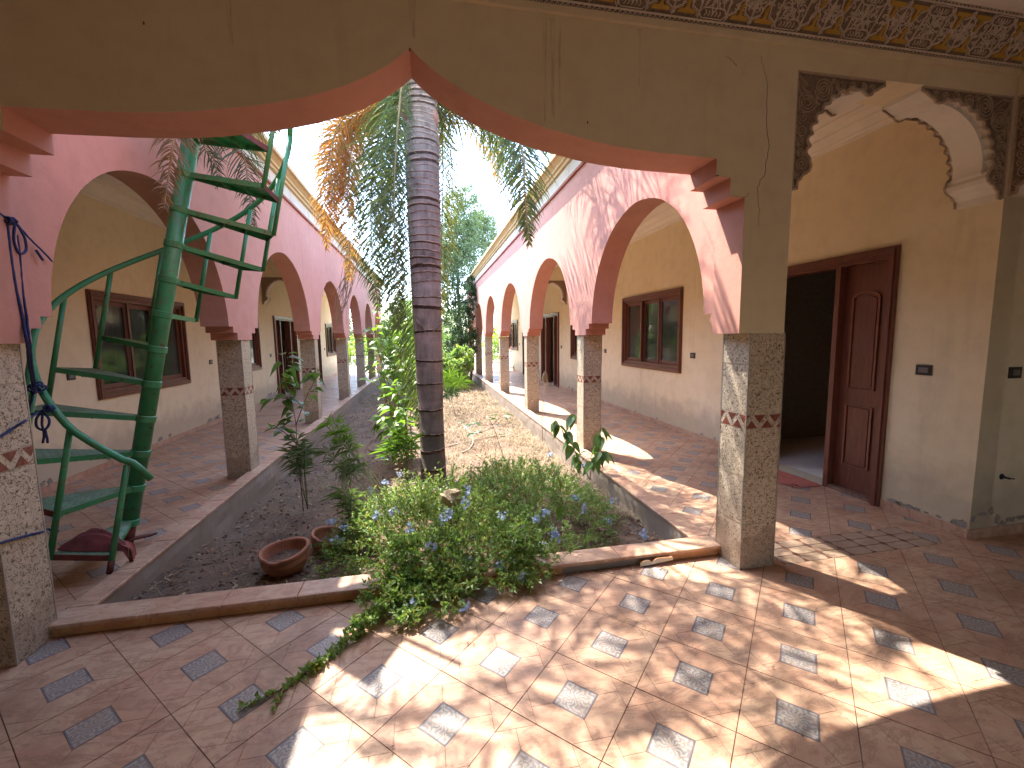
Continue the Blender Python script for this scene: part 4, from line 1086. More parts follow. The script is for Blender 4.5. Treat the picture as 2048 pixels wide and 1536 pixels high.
    mb = MB(); mb.tube(P, .0215, 12); mb.build('handrail', M['green'], t, smooth=True)
    return pt, h0, rr, RR, f0, D, a
pt, h0_, rr_, RR_, f0_, D_, ax_ = stair()
# cloth on the lowest tread
def cloth_mound():
    c = None
    t = MB(); nx_, ny_ = 44, 26
    q0 = pt(RR_*.93, f0_-1.02*D_, h0_); q1 = pt(RR_*.93, f0_+.12*D_, h0_); dirL = (q1-q0); inw = (pt(.3, f0_-.5*D_, h0_)-pt(.66, f0_-.5*D_, h0_)).normalized()
    vs = []
    for j in range(ny_+1):
        v = j/ny_
        for i in range(nx_+1):
            u = i/nx_
            wdt = .26*(math.sin(math.pi*min(1, u*1.02+.02))**.6)*(1-.3*u)
            base = q0 + dirL*(u*1.08-.02) + inw*(wdt*(v-.12)+.02)
            hgt = .105*math.sin(math.pi*min(1, max(0, u*.95)))**.9*math.sin(math.pi*min(1, max(0, v)))**.6
            hgt += .022*noise.noise(Vector((u*4, v*6, 1)))*min(1, hgt*20) + .0035*math.sin(v*34+u*6+3*noise.noise(Vector((u*5, v*3, 4))))*min(1, hgt*30)
            p_ = base + Vector((0, 0, .006+max(0, hgt)))
            if u > .90: p_.z -= (u-.90)*1.0; p_ += dirL.normalized()*.02
            vs.append(p_)
    t.add(vs, [(j*(nx_+1)+i, j*(nx_+1)+i+1, (j+1)*(nx_+1)+i+1, (j+1)*(nx_+1)+i) for j in range(ny_) for i in range(nx_)])
    t.build('rag', M['cloth'], smooth=True, label='crumpled maroon rag lying on the lowest green stair tread', cat='rag')
    t = MB(); b_ = pt(RR_*.86, f0_+.10*D_, h0_+.045); vs = []
    n1, n2 = 18, 20; ed = (pt(.3, f0_, h0_)-pt(.66, f0_, h0_)).normalized(); outv = (pt(.5, f0_+.2, h0_)-pt(.5, f0_, h0_)).normalized()
    for j in range(n2+1):
        v = j/n2
        for i in range(n1+1):
            u = i/n1; wd = .085+.035*math.sin(v*2.2)
            fold = .014*math.sin(u*13+v*1.5)*min(1, v*3)
            vs.append(b_ + ed*((u-.35)*wd) + outv*(.045*min(1, v*4)+fold) + Vector((0, 0, .012*min(1, v*5)-.20*v*(1-.10*math.sin(u*5+1))-.02*max(0, v-.9)*10*abs(math.sin(u*7)))))
    t.add(vs, [(j*(n1+1)+i, j*(n1+1)+i+1, (j+1)*(n1+1)+i+1, (j+1)*(n1+1)+i) for j in range(n2) for i in range(n1)])
    t.build('rag', plain('faded_maroon_cloth', (0.27, 0.085, 0.07), 0.9, 0.3, 12, bmp=.4), smooth=True, label='faded tail of the maroon rag hanging over the tread edge', cat='rag')
cloth_mound()
# ropes
def spline(P, n_=8):
    P = [Vector(p_) for p_ in P]; out = []
    for i in range(len(P)-1):
        a, b_, c, d = P[max(i-1, 0)], P[i], P[i+1], P[min(i+2, len(P)-1)]
        for k in range(n_):
            t_ = k/n_; out.append(0.5*((2*b_)+(c-a)*t_+(2*a-5*b_+4*c-d)*t_*t_+(3*b_-a-3*c+d)*t_**3))
    out.append(P[-1]); return out
def pxs(lst, ax, val): return [at(px, py, ax, val) for px, py in lst]
rp = empty('blue_rope', at(20, 441, 'x', .05), 'dark blue rope knotted on the salmon pillar and tied down to the green handrail', 'rope')
def rope(pts, r_, name='strand', par=None):
    mb = MB(); P = spline(pts, 10); P = [p_ + Vector((noise.noise(p_*30), noise.noise(p_*30+Vector((9, 0, 0))), noise.noise(p_*30+Vector((0, 9, 0)))))*.0022 for p_ in P]
    mb.tube(P, r_, 7); return mb.build(name, M['rope'], par, smooth=True)
def mixd(lst):  # (px,py,y)
    return [at(px, py, 'y', y) for px, py, y in lst]
X0 = .038
K1 = at(66, 772, 'y', .80)
rope(pxs([(-30, 405), (0, 428), (16, 440)], 'x', X0), .006, par=rp)
rope(pxs([(14, 446), (20, 500), (28, 560)], 'x', X0) + [at(46, 640, 'x', .045), at(55, 690, 'x', .05)] + mixd([(60, 730, .45), (66, 770, .80)]), .0075, par=rp)
rope(pxs([(34, 470), (40, 520), (44, 570)], 'x', X0) + [at(54, 640, 'x', .045), at(60, 690, 'x', .05)] + mixd([(64, 730, .45), (70, 768, .80)]), .006, par=rp)
rope(pxs([(30, 450), (28, 480), (38, 507), (52, 500), (50, 480), (38, 455), (32, 448)], 'x', X0+.006), .006, 'loop', rp)
rope(pxs([(34, 448), (62, 480), (85, 502), (104, 523)], 'x', X0+.004), .0045, par=rp)
rope(pxs([(72, 500), (80, 512), (86, 520)], 'x', X0+.004), .006, 'frayed_end', rp)
def knot(c, r_, par, seed):
    rn = random.Random(seed); P = []
    for i in range(16):
        th = i*1.25; P.append(c + Vector((math.cos(th)*r_*rn.uniform(.6, 1), math.sin(th*1.3)*r_*rn.uniform(.6, 1), math.sin(th)*r_*rn.uniform(.6, 1))))
    mb = MB(); mb.tube(spline(P, 5), .0065, 7); mb.build('knot', M['rope'], par, smooth=True)
knot(at(20, 441, 'x', X0+.01), .020, rp, 1)
rp2 = empty('blue_rope', at(72, 775, 'y', .78), 'dark blue rope bow and tassel tied round the green handrail beside the left column', 'rope')
rj = pt(RR_, f0_-1.75*D_, h0_+1.75*rr_+.56)
knot(at(72, 775, 'y', .80), .034, rp2, 2)
rope(mixd([(66, 785, .80), (64, 800, .80), (58, 820, .80), (56, 828, .80), (75, 826, .78), (98, 815, .77)]), .006, par=rp2)
knot(at(98, 817, 'y', .78), .024, rp2, 3)
rope(mixd([(80, 826, .77), (72, 840, .77), (75, 855, .77), (88, 860, .77), (98, 850, .77), (96, 835, .77), (86, 824, .77)]), .007, 'loop', rp2)
rope(mixd([(86, 826, .765), (84, 845, .765), (88, 868, .765), (86, 886, .765)]), .0065, par=rp2)
rope(mixd([(90, 858, .765), (93, 872, .765), (96, 886, .765)]), .0065, par=rp2)
rope(mixd([(78, 824, .77), (66, 832, .6)]) + pxs([(50, 842), (25, 858), (0, 874), (-30, 892)], 'x', .009), .0065, par=rp2)
rp3 = empty('blue_rope', at(108, 1058, 'y', .78), 'lower blue rope stretched across the foot of the left column to the stair', 'rope')
rope(mixd([(118, 1062, .77), (104, 1062, .76), (96, 1058, .76)]) + [at(85, 1064, 'x', .009)] + pxs([(60, 1070), (30, 1078), (0, 1086), (-30, 1094)], 'x', .009), .0065, par=rp3)

# ------------------------------------------------------------------ door mat, handcart
mat_ = MB(); nx_, ny_ = 24, 30
pts4 = [at(1556, 938, 'z', .01), at(1610, 950, 'z', .01), at(1645, 973, 'z', .01), at(1560, 985, 'z', .01)]
vs = []
for j in range(ny_+1):
    for i in range(nx_+1):
        u, v = i/nx_, j/ny_
        y = 2.35-1.12*v + .015*noise.noise(Vector((u*6, v*5, 2))); x = 5.66+.40*u + (.02*math.sin(v*9))
        if u < .25 and v > .8: x += .10*(v-.8)*5*(1-u)
        vs.append((x, y, .006+.012*abs(noise.noise(Vector((u*4, v*7, 0))))+ (.01*math.sin(v*22) if v > .7 else 0)**2*40))
mat_.add(vs, [(j*(nx_+1)+i, j*(nx_+1)+i+1, (j+1)*(nx_+1)+i+1, (j+1)*(nx_+1)+i) for j in range(ny_) for i in range(nx_)])
mat_.build('door_mat', M['clothpale'], smooth=True, label='faded red cloth mat on the floor at the open door', cat='mat')
hc = empty('hand_cart', at(1021, 741, 'z', .0), 'small dark wheeled cart standing at the far end of the right gallery', 'cart')
h_ = at(1021, 741, 'z', 0)
for dx in (-.16, .16):
    mb = MB(); P = [(h_.x+dx, h_.y+.13*math.cos(a), .13+.13*math.sin(a)) for a in np.linspace(0, 2*math.pi, 17)[:-1]]
    mb.tube(P+[P[0]], .03, 8); mb.tube([(h_.x+dx-.02, h_.y, .13), (h_.x+dx+.02, h_.y, .13)], .05, 10); mb.build('wheel', M['black'], hc)
mb = MB(); mb.box(h_.x-.13, h_.y-.02, .12, h_.x+.13, h_.y+.02, .15); mb.box(h_.x-.12, h_.y-.25, .14, h_.x+.12, h_.y+.05, .16)
for dx in (-.12, .12): mb.tube([(h_.x+dx, h_.y, .14), (h_.x+dx, h_.y+.25, .75), (h_.x+dx, h_.y+.3, .9)], .012, 8)
mb.tube([(h_.x-.12, h_.y+.3, .9), (h_.x+.12, h_.y+.3, .9)], .014, 8); mb.build('frame', M['greyplastic'], hc)

# ------------------------------------------------------------------ clay pots
def pot(cx, cy_, zb, ro, hh, label, tilt, sd):
    t = empty('clay_pot', (cx, cy_, zb), label, 'plant pot', 'clay pots in the bed')
    prof = [(.001, 0), (ro*.52, 0), (ro*.60, .015), (ro*.84, hh*.34), (ro*.955, hh*.62), (ro*.95, hh*.80), (ro*.985, hh*.84), (ro, hh*.90), (ro*.995, hh*.97), (ro*.96, hh), (ro*.88, hh*.985), (ro*.85, hh*.93), (ro*.84, hh*.72), (ro*.78, hh*.5)]
    mb = MB(); mb.lathe(prof, (0, 0, 0), 48)
    rm = Matrix.Rotation(tilt[0], 3, 'X') @ Matrix.Rotation(tilt[1], 3, 'Y')
    def warp(p_):
        v = Vector(p_); a = math.atan2(v.y, v.x)
        v.z += .008*math.sin(a*2+sd)*(v.z/hh); v.x *= 1+.02*math.sin(a*3+sd)
        if v.z > hh*.85 and abs(((a+1.9+sd*.1) % 6.283)) < .55: v.z -= .010
        return rm @ v + Vector((cx, cy_, zb))
    mb.v = [tuple(warp(p_)) for p_ in mb.v]; mb.build('bowl', M['clay'], t, smooth=True)
    mb = MB(); vs = [(0, 0, hh*.55)]; n_ = 30
    for r_ in (.3, .6, .84): vs += [(ro*r_*math.cos(2*math.pi*i/n_), ro*r_*math.sin(2*math.pi*i/n_), hh*.55+.012*noise.noise(Vector((r_*5, i*.5, sd)))) for i in range(n_)]
    fs = [(0, 1+i, 1+(i+1)%n_) for i in range(n_)] + [(1+q*n_+i, 1+(q+1)*n_+i, 1+(q+1)*n_+(i+1)%n_, 1+q*n_+(i+1)%n_) for q in range(2) for i in range(n_)]
    mb.add([tuple(rm @ Vector(p_) + Vector((cx, cy_, zb))) for p_ in vs], fs); mb.build('potting_soil', M['soil'], t)
    mb = MB(); rn = random.Random(sd)
    for i in range(26):
        a = rn.uniform(0, 6.28); r_ = rn.uniform(0, ro*.72); th = rn.uniform(0, 3.14); L = rn.uniform(.015, .06)
        c = Vector((cx+r_*math.cos(a), cy_+r_*math.sin(a), zb+hh*.58)); d = Vector((math.cos(th), math.sin(th), rn.uniform(0, .35)))*L
        mb.tube([c-d*.5, c+d*.5], .0014, 4)
    for i in range(3):
        a = rn.uniform(0, 6.28); c = Vector((cx+ro*.6*math.cos(a), cy_+ro*.6*math.sin(a), zb+hh*.55)); mb.tube([c, c+Vector((.01, .01, .09))], .0014, 4)
    mb.build('dry_twigs', M['straw'], t, kind='stuff')
p1 = at(573, 1104, 'z', .03); zp = soil_z(p1.x, p1.y)
pot(p1.x, p1.y, zp-.02, .172, .195, 'round clay bowl pot standing nearest the front kerb, rim chipped', (R(4), R(-3)), 1)
p2 = at(660, 1060, 'z', .02); pot(p2.x, p2.y, soil_z(p2.x, p2.y)-.05, .175, .19, 'clay bowl pot half hidden behind, overgrown by blue flowers', (R(-5), R(7)), 2)

# ------------------------------------------------------------------ foliage helpers
def rv(): 
    while True:
        v = Vector((random.uniform(-1, 1), random.uniform(-1, 1), random.uniform(-1, 1)))
        if .05 < v.length < 1: return v.normalized()
def leaf(mb, p_, d, L, wd, fold=.25, m=0, nrm=None):
    d = d.normalized(); s_ = d.cross(nrm if nrm is not None else rv())
    s_ = s_.normalized() if s_.length > 1e-4 else d.orthogonal().normalized(); u = s_.cross(d)
    mid = p_ + d*L*.45
    mb.add([p_, mid+s_*wd/2+u*wd*fold, p_+d*L, mid-s_*wd/2+u*wd*fold], [(0, 1, 2), (0, 2, 3)], m)
def bigleaf(mb, p_, d, L, wd, droop=.3, m=0, heart=True, nrm=None):
    d = d.normalized(); n_ = nrm or Vector((0, 0, 1))
    s_ = d.cross(n_ + rv()*.35); s_ = s_.normalized() if s_.length > 1e-3 else d.orthogonal().normalized(); u = s_.cross(d)
    prof = [(0, .05), (-.06, .30), (.12, .50), (.38, .48), (.65, .30), (.86, .12), (1, 0)] if heart else [(0, .03), (.15, .26), (.4, .5), (.65, .38), (.85, .16), (1, 0)]
    L1, L0, L2 = [], [], []
    for t_, w_ in prof:
        c = p_ + d*(L*t_) - Vector((0, 0, 1))*droop*L*max(0, t_)**2
        L0.append(c); L1.append(c+s_*w_*wd+u*w_*wd*.28); L2.append(c-s_*w_*wd+u*w_*wd*.28)
    n2 = len(prof); vs = L0+L1+L2
    mb.add(vs, [(i, i+1, n2+i+1, n2+i) for i in range(n2-1)] + [(i+1, i, 2*n2+i, 2*n2+i+1) for i in range(n2-1)], m)

# ------------------------------------------------------------------ palm
def rv_(rn): return Vector((rn.uniform(-1, 1), rn.uniform(-1, 1), rn.uniform(-1, 1)))
def frond(parent, P, nl, Lmax, mat_l, side=(1, 1), r0=.016, droop=1.0, wd=.024, gap=0.0, tipL=.35, seed=0, lat=None):
    rn = random.Random(seed); C = spline(P, 14); k = len(C); nl = int(nl*1.9); Lmax *= 1.25; wd *= .60; droop *= .95
    # arc length
    d_ = [0]
    for i in range(1, k): d_.append(d_[-1]+(C[i]-C[i-1]).length)
    tot = d_[-1]
    mb = MB(); mb.tube(C[::3]+[C[-1]], [r0*(1-.85*i/max(1, len(C[::3]))) for i in range(len(C[::3])+1)], 6)
    fr_ = mb.build('frond', M['rachis'], parent, smooth=True)
    lb = MB()
    def samp(s_):
        for i in range(1, k):
            if d_[i] >= s_: 
                t_ = (s_-d_[i-1])/max(1e-6, d_[i]-d_[i-1]); return C[i-1].lerp(C[i], t_), (C[min(i+1, k-1)]-C[i-1]).normalized()
        return C[-1], (C[-1]-C[-2]).normalized()
    up = Vector((0, 0, 1))
    for i in range(nl):
        f = gap+(1-gap)*(i+.5)/nl; c, tn = samp(f*tot)
        sdv = (lat if lat is not None else tn.cross(up))
        sdv = sdv - tn*sdv.dot(tn)
        if sdv.length < .15: sdv = Vector((1, .3, 0)) - tn*Vector((1, .3, 0)).dot(tn)
        sdv.normalize(); nrmv = sdv.cross(tn)
        Ls = Lmax*(math.sin(math.pi*min(1, .12+.80*f))**.7)*(1 if f < .8 else 1-(f-.8)*(1-tipL)/.2*1.0)
        for s_, on in ((1, side[0]), (-1, side[1])):
            if on <= 0: continue
            L = Ls*on*rn.uniform(.6, 1.15)
            dn_ = max(0, -tn.z); d = (sdv*s_*rn.uniform(.40, .95) + tn*rn.uniform(.20, .70)*(1+.25*dn_) + nrmv*rn.uniform(-.45, .45)).normalized()
            wdir = d.cross(rv()*.5+nrmv).normalized()*wd*.5*rn.uniform(.8, 1.2)
            q = c.copy(); seg = 4; vs = []; dd = d.copy()
            for j in range(seg+1):
                ww = [.55, 1, .9, .55, .05][j]; dd = (dd+rv_(rn)*.07).normalized() if j else dd; vs += [q-wdir*ww, q+wdir*ww]
                q = q + dd*L/seg; dd = (dd + Vector((0, 0, -1))*droop*(.30+.22*j)*rn.uniform(.8, 1.2)).normalized()
            lb.add(vs, [(2*j, 2*j+1, 2*j+3, 2*j+2) for j in range(seg)])
    lb.build('leaflets', mat_l, fr_, kind='stuff')
M['rachis'] = plain('frond_rib', (0.26, 0.21, 0.10), 0.6, 0.3, 10)
palm = empty('palm_tree', (2.07, 2.98, -.2), 'tall palm with a ringed grey brown trunk and drooping green and orange fronds', 'palm')
def trunk():
    yT = 2.98; prof = []; rings = []
    pxr = [940, 905, 872, 820, 770, 720, 662, 610, 592, 562, 545, 530, 515, 500, 482, 468, 452, 440, 425, 410, 396, 382, 370, 356, 342, 330, 318, 305, 292, 280, 270, 258, 246, 235, 224, 214, 203, 192, 180]
    rings = [at(850, q, 'y', yT-.15).z for q in pxr]
    z = rings[-1]
    while z < 4.95: z += .055; rings.append(z)
    def rad(z): return np.interp(z, [-.3, .2, 1.0, 2.05, 3.0, 3.8, 4.3, 5.0], [.165, .148, .158, .172, .190, .198, .195, .15])
    def cx(z): return np.interp(z, [-.3, .2, 1.0, 2.05, 3.0, 3.8, 4.5, 5.0], [2.10, 2.092, 2.088, 2.086, 2.088, 2.092, 2.078, 2.06])
    zs = [-.35]; rs = [0.0]; ms = []
    rg = random.Random(12)
    for i, zr in enumerate(rings):
        h = (rings[i+1]-zr) if i+1 < len(rings) else .05
        dk = min(h*.45, rg.choice((.006, .010, .02, .045)) if zr > 1.9 else rg.uniform(.015, .04))
        zs += [zr-dk, zr-.003, zr+.002, zr+.010]; rs += [.0, -.004, .008, .001]
    n_ = 40; vs = []; fs = []; mi = []
    rn = random.Random(3)
    for q, (z, dr) in enumerate(zip(zs, rs)):
        for j in range(n_):
            a = 2*math.pi*j/n_; zz = z + (.012*math.sin(a+z*9)+.006*noise.noise(Vector((math.cos(a)*3, math.sin(a)*3, z*5)))) if z > -.3 else z
            r_ = rad(z)+dr+.010*noise.noise(Vector((math.cos(a)*2, math.sin(a)*2, z*2.2)))+.003*noise.noise(Vector((math.cos(a)*7, math.sin(a)*7, z*8)))
            vs.append((cx(z)+r_*math.cos(a), yT+r_*math.sin(a), zz))
    mb = MB()
    L = len(zs)
    fs = [(q*n_+j, q*n_+(j+1)%n_, (q+1)*n_+(j+1)%n_, (q+1)*n_+j) for q in range(L-1) for j in range(n_)]
    mb.add(vs, fs, 0); b_ = len(mb.m)
    for q in range(1, L-1):
        k4 = (q-1) % 4
        for j in range(n_):
            if k4 == 0: mb.m[q*n_+j] = 1
            elif k4 in (1, 2) and noise.noise(Vector((j*.35, q*1.7, 3))) > -.15: mb.m[q*n_+j] = 2
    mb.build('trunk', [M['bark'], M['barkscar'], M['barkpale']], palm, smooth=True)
    # scars, cut stubs and the pinkish boots at the neck
    for sx, (qx, qy), L_ in ((-1, (795, 217), .10), (1, (870, 228), .16)):
        p_ = at(qx, qy, 'y', 2.84); mb = MB()
        c0 = Vector((2.08+sx*.15, 2.90, p_.z-.02)); mb.tube([c0-Vector((0, 0, .10)), c0, c0.lerp(p_, .6)+Vector((0, 0, .03)), p_+Vector((0, 0, .02))], [.03, .065, .05, .025], 8)
        mb.build('leaf_base', plain('pinkish_leaf_base', (0.30, 0.17, 0.14), .8, .4, 20, bmp=.5), palm, smooth=True)
    p_ = at(826, 318, 'y', 2.78); mb = MB(); mb.tube([(2.06, 2.83, at(840, 665, 'y', 2.8).z)]*1+[(2.0, 2.8, at(840, 650, 'y', 2.8).z), (1.955, 2.86, at(820, 640, 'y', 2.8).z)], [.006, .012, .018], 6); mb.build('boot_rim', M['bark'], palm)
    mb = MB(); mb.tube([(2.14, 2.82, at(840, 665, 'y', 2.8).z), (2.22, 2.83, at(840, 650, 'y', 2.8).z), (2.255, 2.88, at(820, 640, 'y', 2.8).z)], [.006, .012, .018], 6); mb.build('boot_rim', M['bark'], palm)
trunk()
TC = Vector((2.07, 2.98, 4.85))
def F(*l): return [at(px, py, 'y', y) for px, py, y in l]
fr_ = lambda P, *a, **k: frond(palm, P, *a, **k)
Lat = Vector((1, .15, 0))
fr_([TC+Vector((-.12, .1, .1))]+F((806, 190, 3.15), (813, 330, 3.2), (819, 480, 3.2), (826, 620, 3.15), (835, 740, 3.1), (843, 860, 3.05)), 150, .52, M['frondgreen'], (.85, 1.05), .020, .75, .022, seed=11, lat=Lat)
fr_([TC+Vector((-.1, .1, .15))]+F((775, 215, 3.3), (752, 300, 3.35), (742, 400, 3.4), (745, 520, 3.4), (757, 620, 3.4)), 110, .50, M['frondgreen'], (1, .8), .016, .8, .022, seed=12, lat=Lat)
fr_([TC+Vector((-.1, .15, .2))]+F((780, 200, 3.5), (735, 225, 3.7), (705, 290, 3.8), (695, 380, 3.85), (700, 470, 3.9), (698, 560, 3.9)), 105, .42, M['frondorange'], (1, .9), .014, .8, .018, seed=13, lat=Lat)
fr_([TC+Vector((-.1, .3, .2))]+F((775, 190, 4.0), (715, 205, 4.3), (655, 232, 4.5), (615, 290, 4.6)), 60, .20, M['frondorange'], (1, 1), .012, .6, .012, seed=14)
fr_([TC+Vector((-.12, .0, .1))]+F((800, 200, 2.75), (792, 300, 2.7), (788, 420, 2.7), (792, 540, 2.7), (800, 660, 2.7)), 120, .46, M['frondgreen'], (.6, 1.05), .016, .8, .020, seed=36, lat=Lat)
fr_([TC+Vector((-.12, .1, .15))]+F((785, 205, 3.2), (765, 300, 3.3), (762, 380, 3.3), (766, 470, 3.3)), 100, .36, M['frondolive'], (1, .9), .014, .8, .018, seed=37, lat=Lat)
fr_([TC+Vector((.1, .2, .1))]+F((880, 235, 3.5), (886, 330, 3.5), (884, 450, 3.5), (880, 560, 3.5), (878, 660, 3.5)), 110, .30, M['frondolive'], (1, .4), .014, .8, .016, seed=38, lat=Lat)
fr_([TC+Vector((.1, .1, .2))]+F((905, 225, 3.4), (965, 245, 3.4), (1010, 300, 3.4), (1022, 370, 3.4)), 90, .44, M['frondgreen'], (1, 1), .014, .8, .018, seed=39, lat=Lat)
for i_, (dx, dy, sd) in enumerate(((-22, 10, 61), (8, -8, 62), (-40, 25, 63))):
    fr_([TC+Vector((-.1, .18, .25))]+F((770+dx*.3, 205, 3.7), (718+dx, 232+dy, 3.8), (696+dx, 300+dy, 3.9), (690+dx, 380+dy, 3.95), (694+dx, 450+dy*2, 4.0)), 95, .34, M['frondorange'], (1, .9), .013, .8, .024, seed=sd, lat=Lat)
fr_([TC+Vector((-.1, .15, .25))]+F((775, 205, 3.4), (715, 215, 3.5), (672, 260, 3.6), (662, 330, 3.6), (668, 420, 3.6)), 85, .36, M['frondorange'], (1, 1), .013, .8, .015, seed=35, lat=Lat)
fr_([TC+Vector((-.1, .2, .3))]+F((790, 160, 3.7), (750, 190, 4.0), (705, 250, 4.2), (675, 330, 4.3), (668, 400, 4.3)), 70, .30, M['frondolive'], (1, 1), .012, .8, .014, seed=15, lat=Lat)
fr_([TC+Vector((.1, .2, .2))]+F((880, 235, 3.6), (935, 250, 3.9), (985, 300, 4.1), (1008, 370, 4.2), (1012, 440, 4.2)), 80, .34, M['frondorange'], (1, 1), .013, .8, .015, seed=16, lat=Lat)
fr_([TC+Vector((.1, .2, .1))]+F((880, 225, 3.3), (940, 225, 3.3), (1000, 262, 3.3), (1035, 330, 3.3)), 90, .40, M['frondolive'], (1, 1), .014, .9, .018, seed=17)
fr_([TC+Vector((.05, .3, .1))]+F((880, 270, 3.8), (900, 300, 4.2), (905, 380, 4.4), (900, 470, 4.5)), 60, .36, M['frondolive'], (1, .7), .013, .9, .016, seed=18, lat=Lat)
fr_([TC+Vector((.1, -.05, .2)), Vector((2.7, 2.7, 5.1))]+F((1038, 280, 2.25), (1048, 360, 2.2), (1053, 430, 2.2), (1058, 490, 2.2)), 95, .42, M['frondgreen'], (1, 1), .020, .7, .026, gap=.30, seed=19, lat=Lat)
fr_([TC+Vector((.1, .1, .2)), Vector((2.9, 3.1, 5.2))]+F((1090, 255, 3.0), (1150, 285, 3.0)), 70, .36, M['frondolive'], (1, 1), .016, 1.0, .018, gap=.3, seed=20)
fr_([TC+Vector((-.1, -.05, .2)), Vector((1.3, 2.4, 5.3)), Vector((.55, 1.6, 4.5))]+F((352, 262, 1.2), (340, 330, 1.18), (328, 420, 1.12)), 95, .38, M['frondbrown'], (1, 1), .016, .8, .020, gap=.25, seed=21, lat=Lat)
fr_([TC+Vector((-.1, 0, .2)), Vector((1.4, 2.65, 5.2)), Vector((.75, 2.2, 4.7))]+F((415, 262, 2.0), (428, 320, 2.0), (440, 370, 2.0)), 80, .40, M['frondgrey'], (1, 1), .015, .8, .018, gap=.25, seed=22, lat=Lat)
fr_([TC+Vector((-.1, 0, .2)), Vector((1.5, 2.8, 5.3)), Vector((.85, 2.5, 4.8))]+F((488, 262, 2.35), (492, 330, 2.35), (500, 400, 2.35), (505, 450, 2.35)), 80, .38, M['frondgrey'], (1, 1), .015, .8, .018, gap=.25, seed=23, lat=Lat)
fr_([TC+Vector((-.1, 0, .2)), Vector((1.6, 2.9, 5.3)), Vector((1.1, 2.7, 4.9))]+F((545, 235, 2.6), (562, 262, 2.6)), 70, .34, M['frondgreen'], (1, 1), .014, .9, .018, gap=.25, seed=24)
for i, (az, reach, end) in enumerate([(262, 1.8, 4.55), (222, 2.3, 4.4), (302, 1.6, 4.6), (196, 1.8, 4.6), (338, 2.1, 4.5), (170, 1.9, 4.9), (6, 2.0, 4.4), (32, 2.3, 4.2), (58, 2.4, 4.2), (82, 2.2, 4.5), (110, 2.1, 4.8), (142, 2.0, 5.0), (242, 1.7, 4.8)]):
    a = R(az); d = Vector((math.cos(a), math.sin(a), 0))
    P = [TC+d*.1+Vector((0, 0, .2)), TC+d*reach*.35+Vector((0, 0, .75)), TC+d*reach*.72+Vector((0, 0, .55)), TC+d*reach+Vector((0, 0, end-4.85))]
    fr_(P, 62, .50, M['frondgreen'] if i % 3 else M['frondolive'], (1, 1), .016, .55, .028, gap=.12, seed=40+i)
# fallen strands of dead frond over the left cornice
sb2 = MB()
for q in range(26):
    x_ = random.uniform(690, 712); y_ = random.uniform(540, 560); L = random.uniform(30, 110)
    P = F((x_, y_-random.uniform(30, 90), 8.2), (x_-random.uniform(-6, 12), y_-10, 8.2), (x_-random.uniform(0, 25), y_+L*.5, 8.2), (x_-random.uniform(5, 40), y_+L, 8.2))
    sb2.tube(spline(P, 4), .006, 3)

# ------------------------------------------------------------------ flowering shrub mounds
def mound(cx, cy_, rx, ry, H):
    def h(x, y):
        q = ((x-cx)/rx)**2+((y-cy_)/ry)**2
        if q >= 1: return -9
        return soil_z(x, y)+H*(1-q)**.55*(1+.28*noise.noise(Vector((x*3.2, y*3.2, cx)))+.12*noise.noise(Vector((x*9, y*9, cx))))
    return h
hA = mound(2.12, 1.05, .88, .98, .50); hB = mound(2.95, 1.55, .80, 1.15, .46)
def shrub(h, cx, cy_, rx, ry, ncl, label, seedn, extra=()):
    random.seed(seedn)
    t = empty('flowering_shrub', (cx, cy_, soil_z(cx, cy_)), label, 'shrub', 'blue flowering shrubs')
    lb = MB(); st = MB(); k = 0
    cl = []
    while k < ncl:
        x, y = random.uniform(cx-rx, cx+rx), random.uniform(cy_-ry, cy_+ry); z = h(x, y)
        if z < -5 or x > 3.93: continue
        b0 = soil_z(x, y); f = random.random()**.45; cl.append((Vector((x, y, b0+(z-b0)*f)), random.uniform(.035, .085), random.choice((12, 20, 28)))); k += 1
    cl += list(extra)
    for q in range(90):      # loose shoots standing out of the mound
        x, y = random.uniform(cx-rx, cx+rx), random.uniform(cy_-ry, cy_+ry); z = h(x, y)
        if z < -5: continue
        d = Vector(((x-cx)/rx*.8, (y-cy_)/ry*.6, .9)).normalized()+rv()*.3; p_ = Vector((x, y, z-.03)); L = random.uniform(.06, .17)
        C_ = [p_, p_+d*L*.5+Vector((0, 0, .01)), p_+d*L+Vector((0, 0, -.02))]; st.tube(C_, .0016, 3)
        for i in range(11):
            c = p_.lerp(C_[2], (i+1)/11); leaf(lb, c, rv()+d*.5, random.uniform(.015, .035), random.uniform(.007, .014), .3, nrm=Vector((0, 0, 1))+rv()*.8)
    for c, r_, n_ in cl:
        base = Vector((cx+(c.x-cx)*.45, cy_+(c.y-cy_)*.45, soil_z(cx, cy_)))
        axis = (c-base).normalized() if (c-base).length > .05 else Vector((0, 0, 1)); axis = (axis+rv()*.5+Vector((0, 0, .2))).normalized()
        st.tube([c-axis*r_*2.2, c, c+axis*r_*1.2], .0018, 3)
        for i in range(n_):
            s_ = random.uniform(-1.6, 1.3); p_ = c+axis*r_*s_+rv()*r_*random.uniform(.1, .55)
            d = (rv()+axis*.6+Vector((0, 0, .15))).normalized(); leaf(lb, p_, d, random.uniform(.018, .046), random.uniform(.010, .022), .25, nrm=(Vector((0, 0, 1))+rv()*.8))
    lb.build('foliage', M['leaf'], t, kind='stuff')
    st.build('stems', M['stem'], t, kind='stuff')
    return t
ex = []
def trail(P, n_, r_, leaves=26, jit=.02):
    C = spline(P, 12); out = []
    for i in range(n_):
        c = C[int(i/(n_)*(len(C)-1))]; out.append((c+rv()*jit*random.random(), r_*random.uniform(.6, 1.3), int(leaves*.75)))
    return out
random.seed(21)
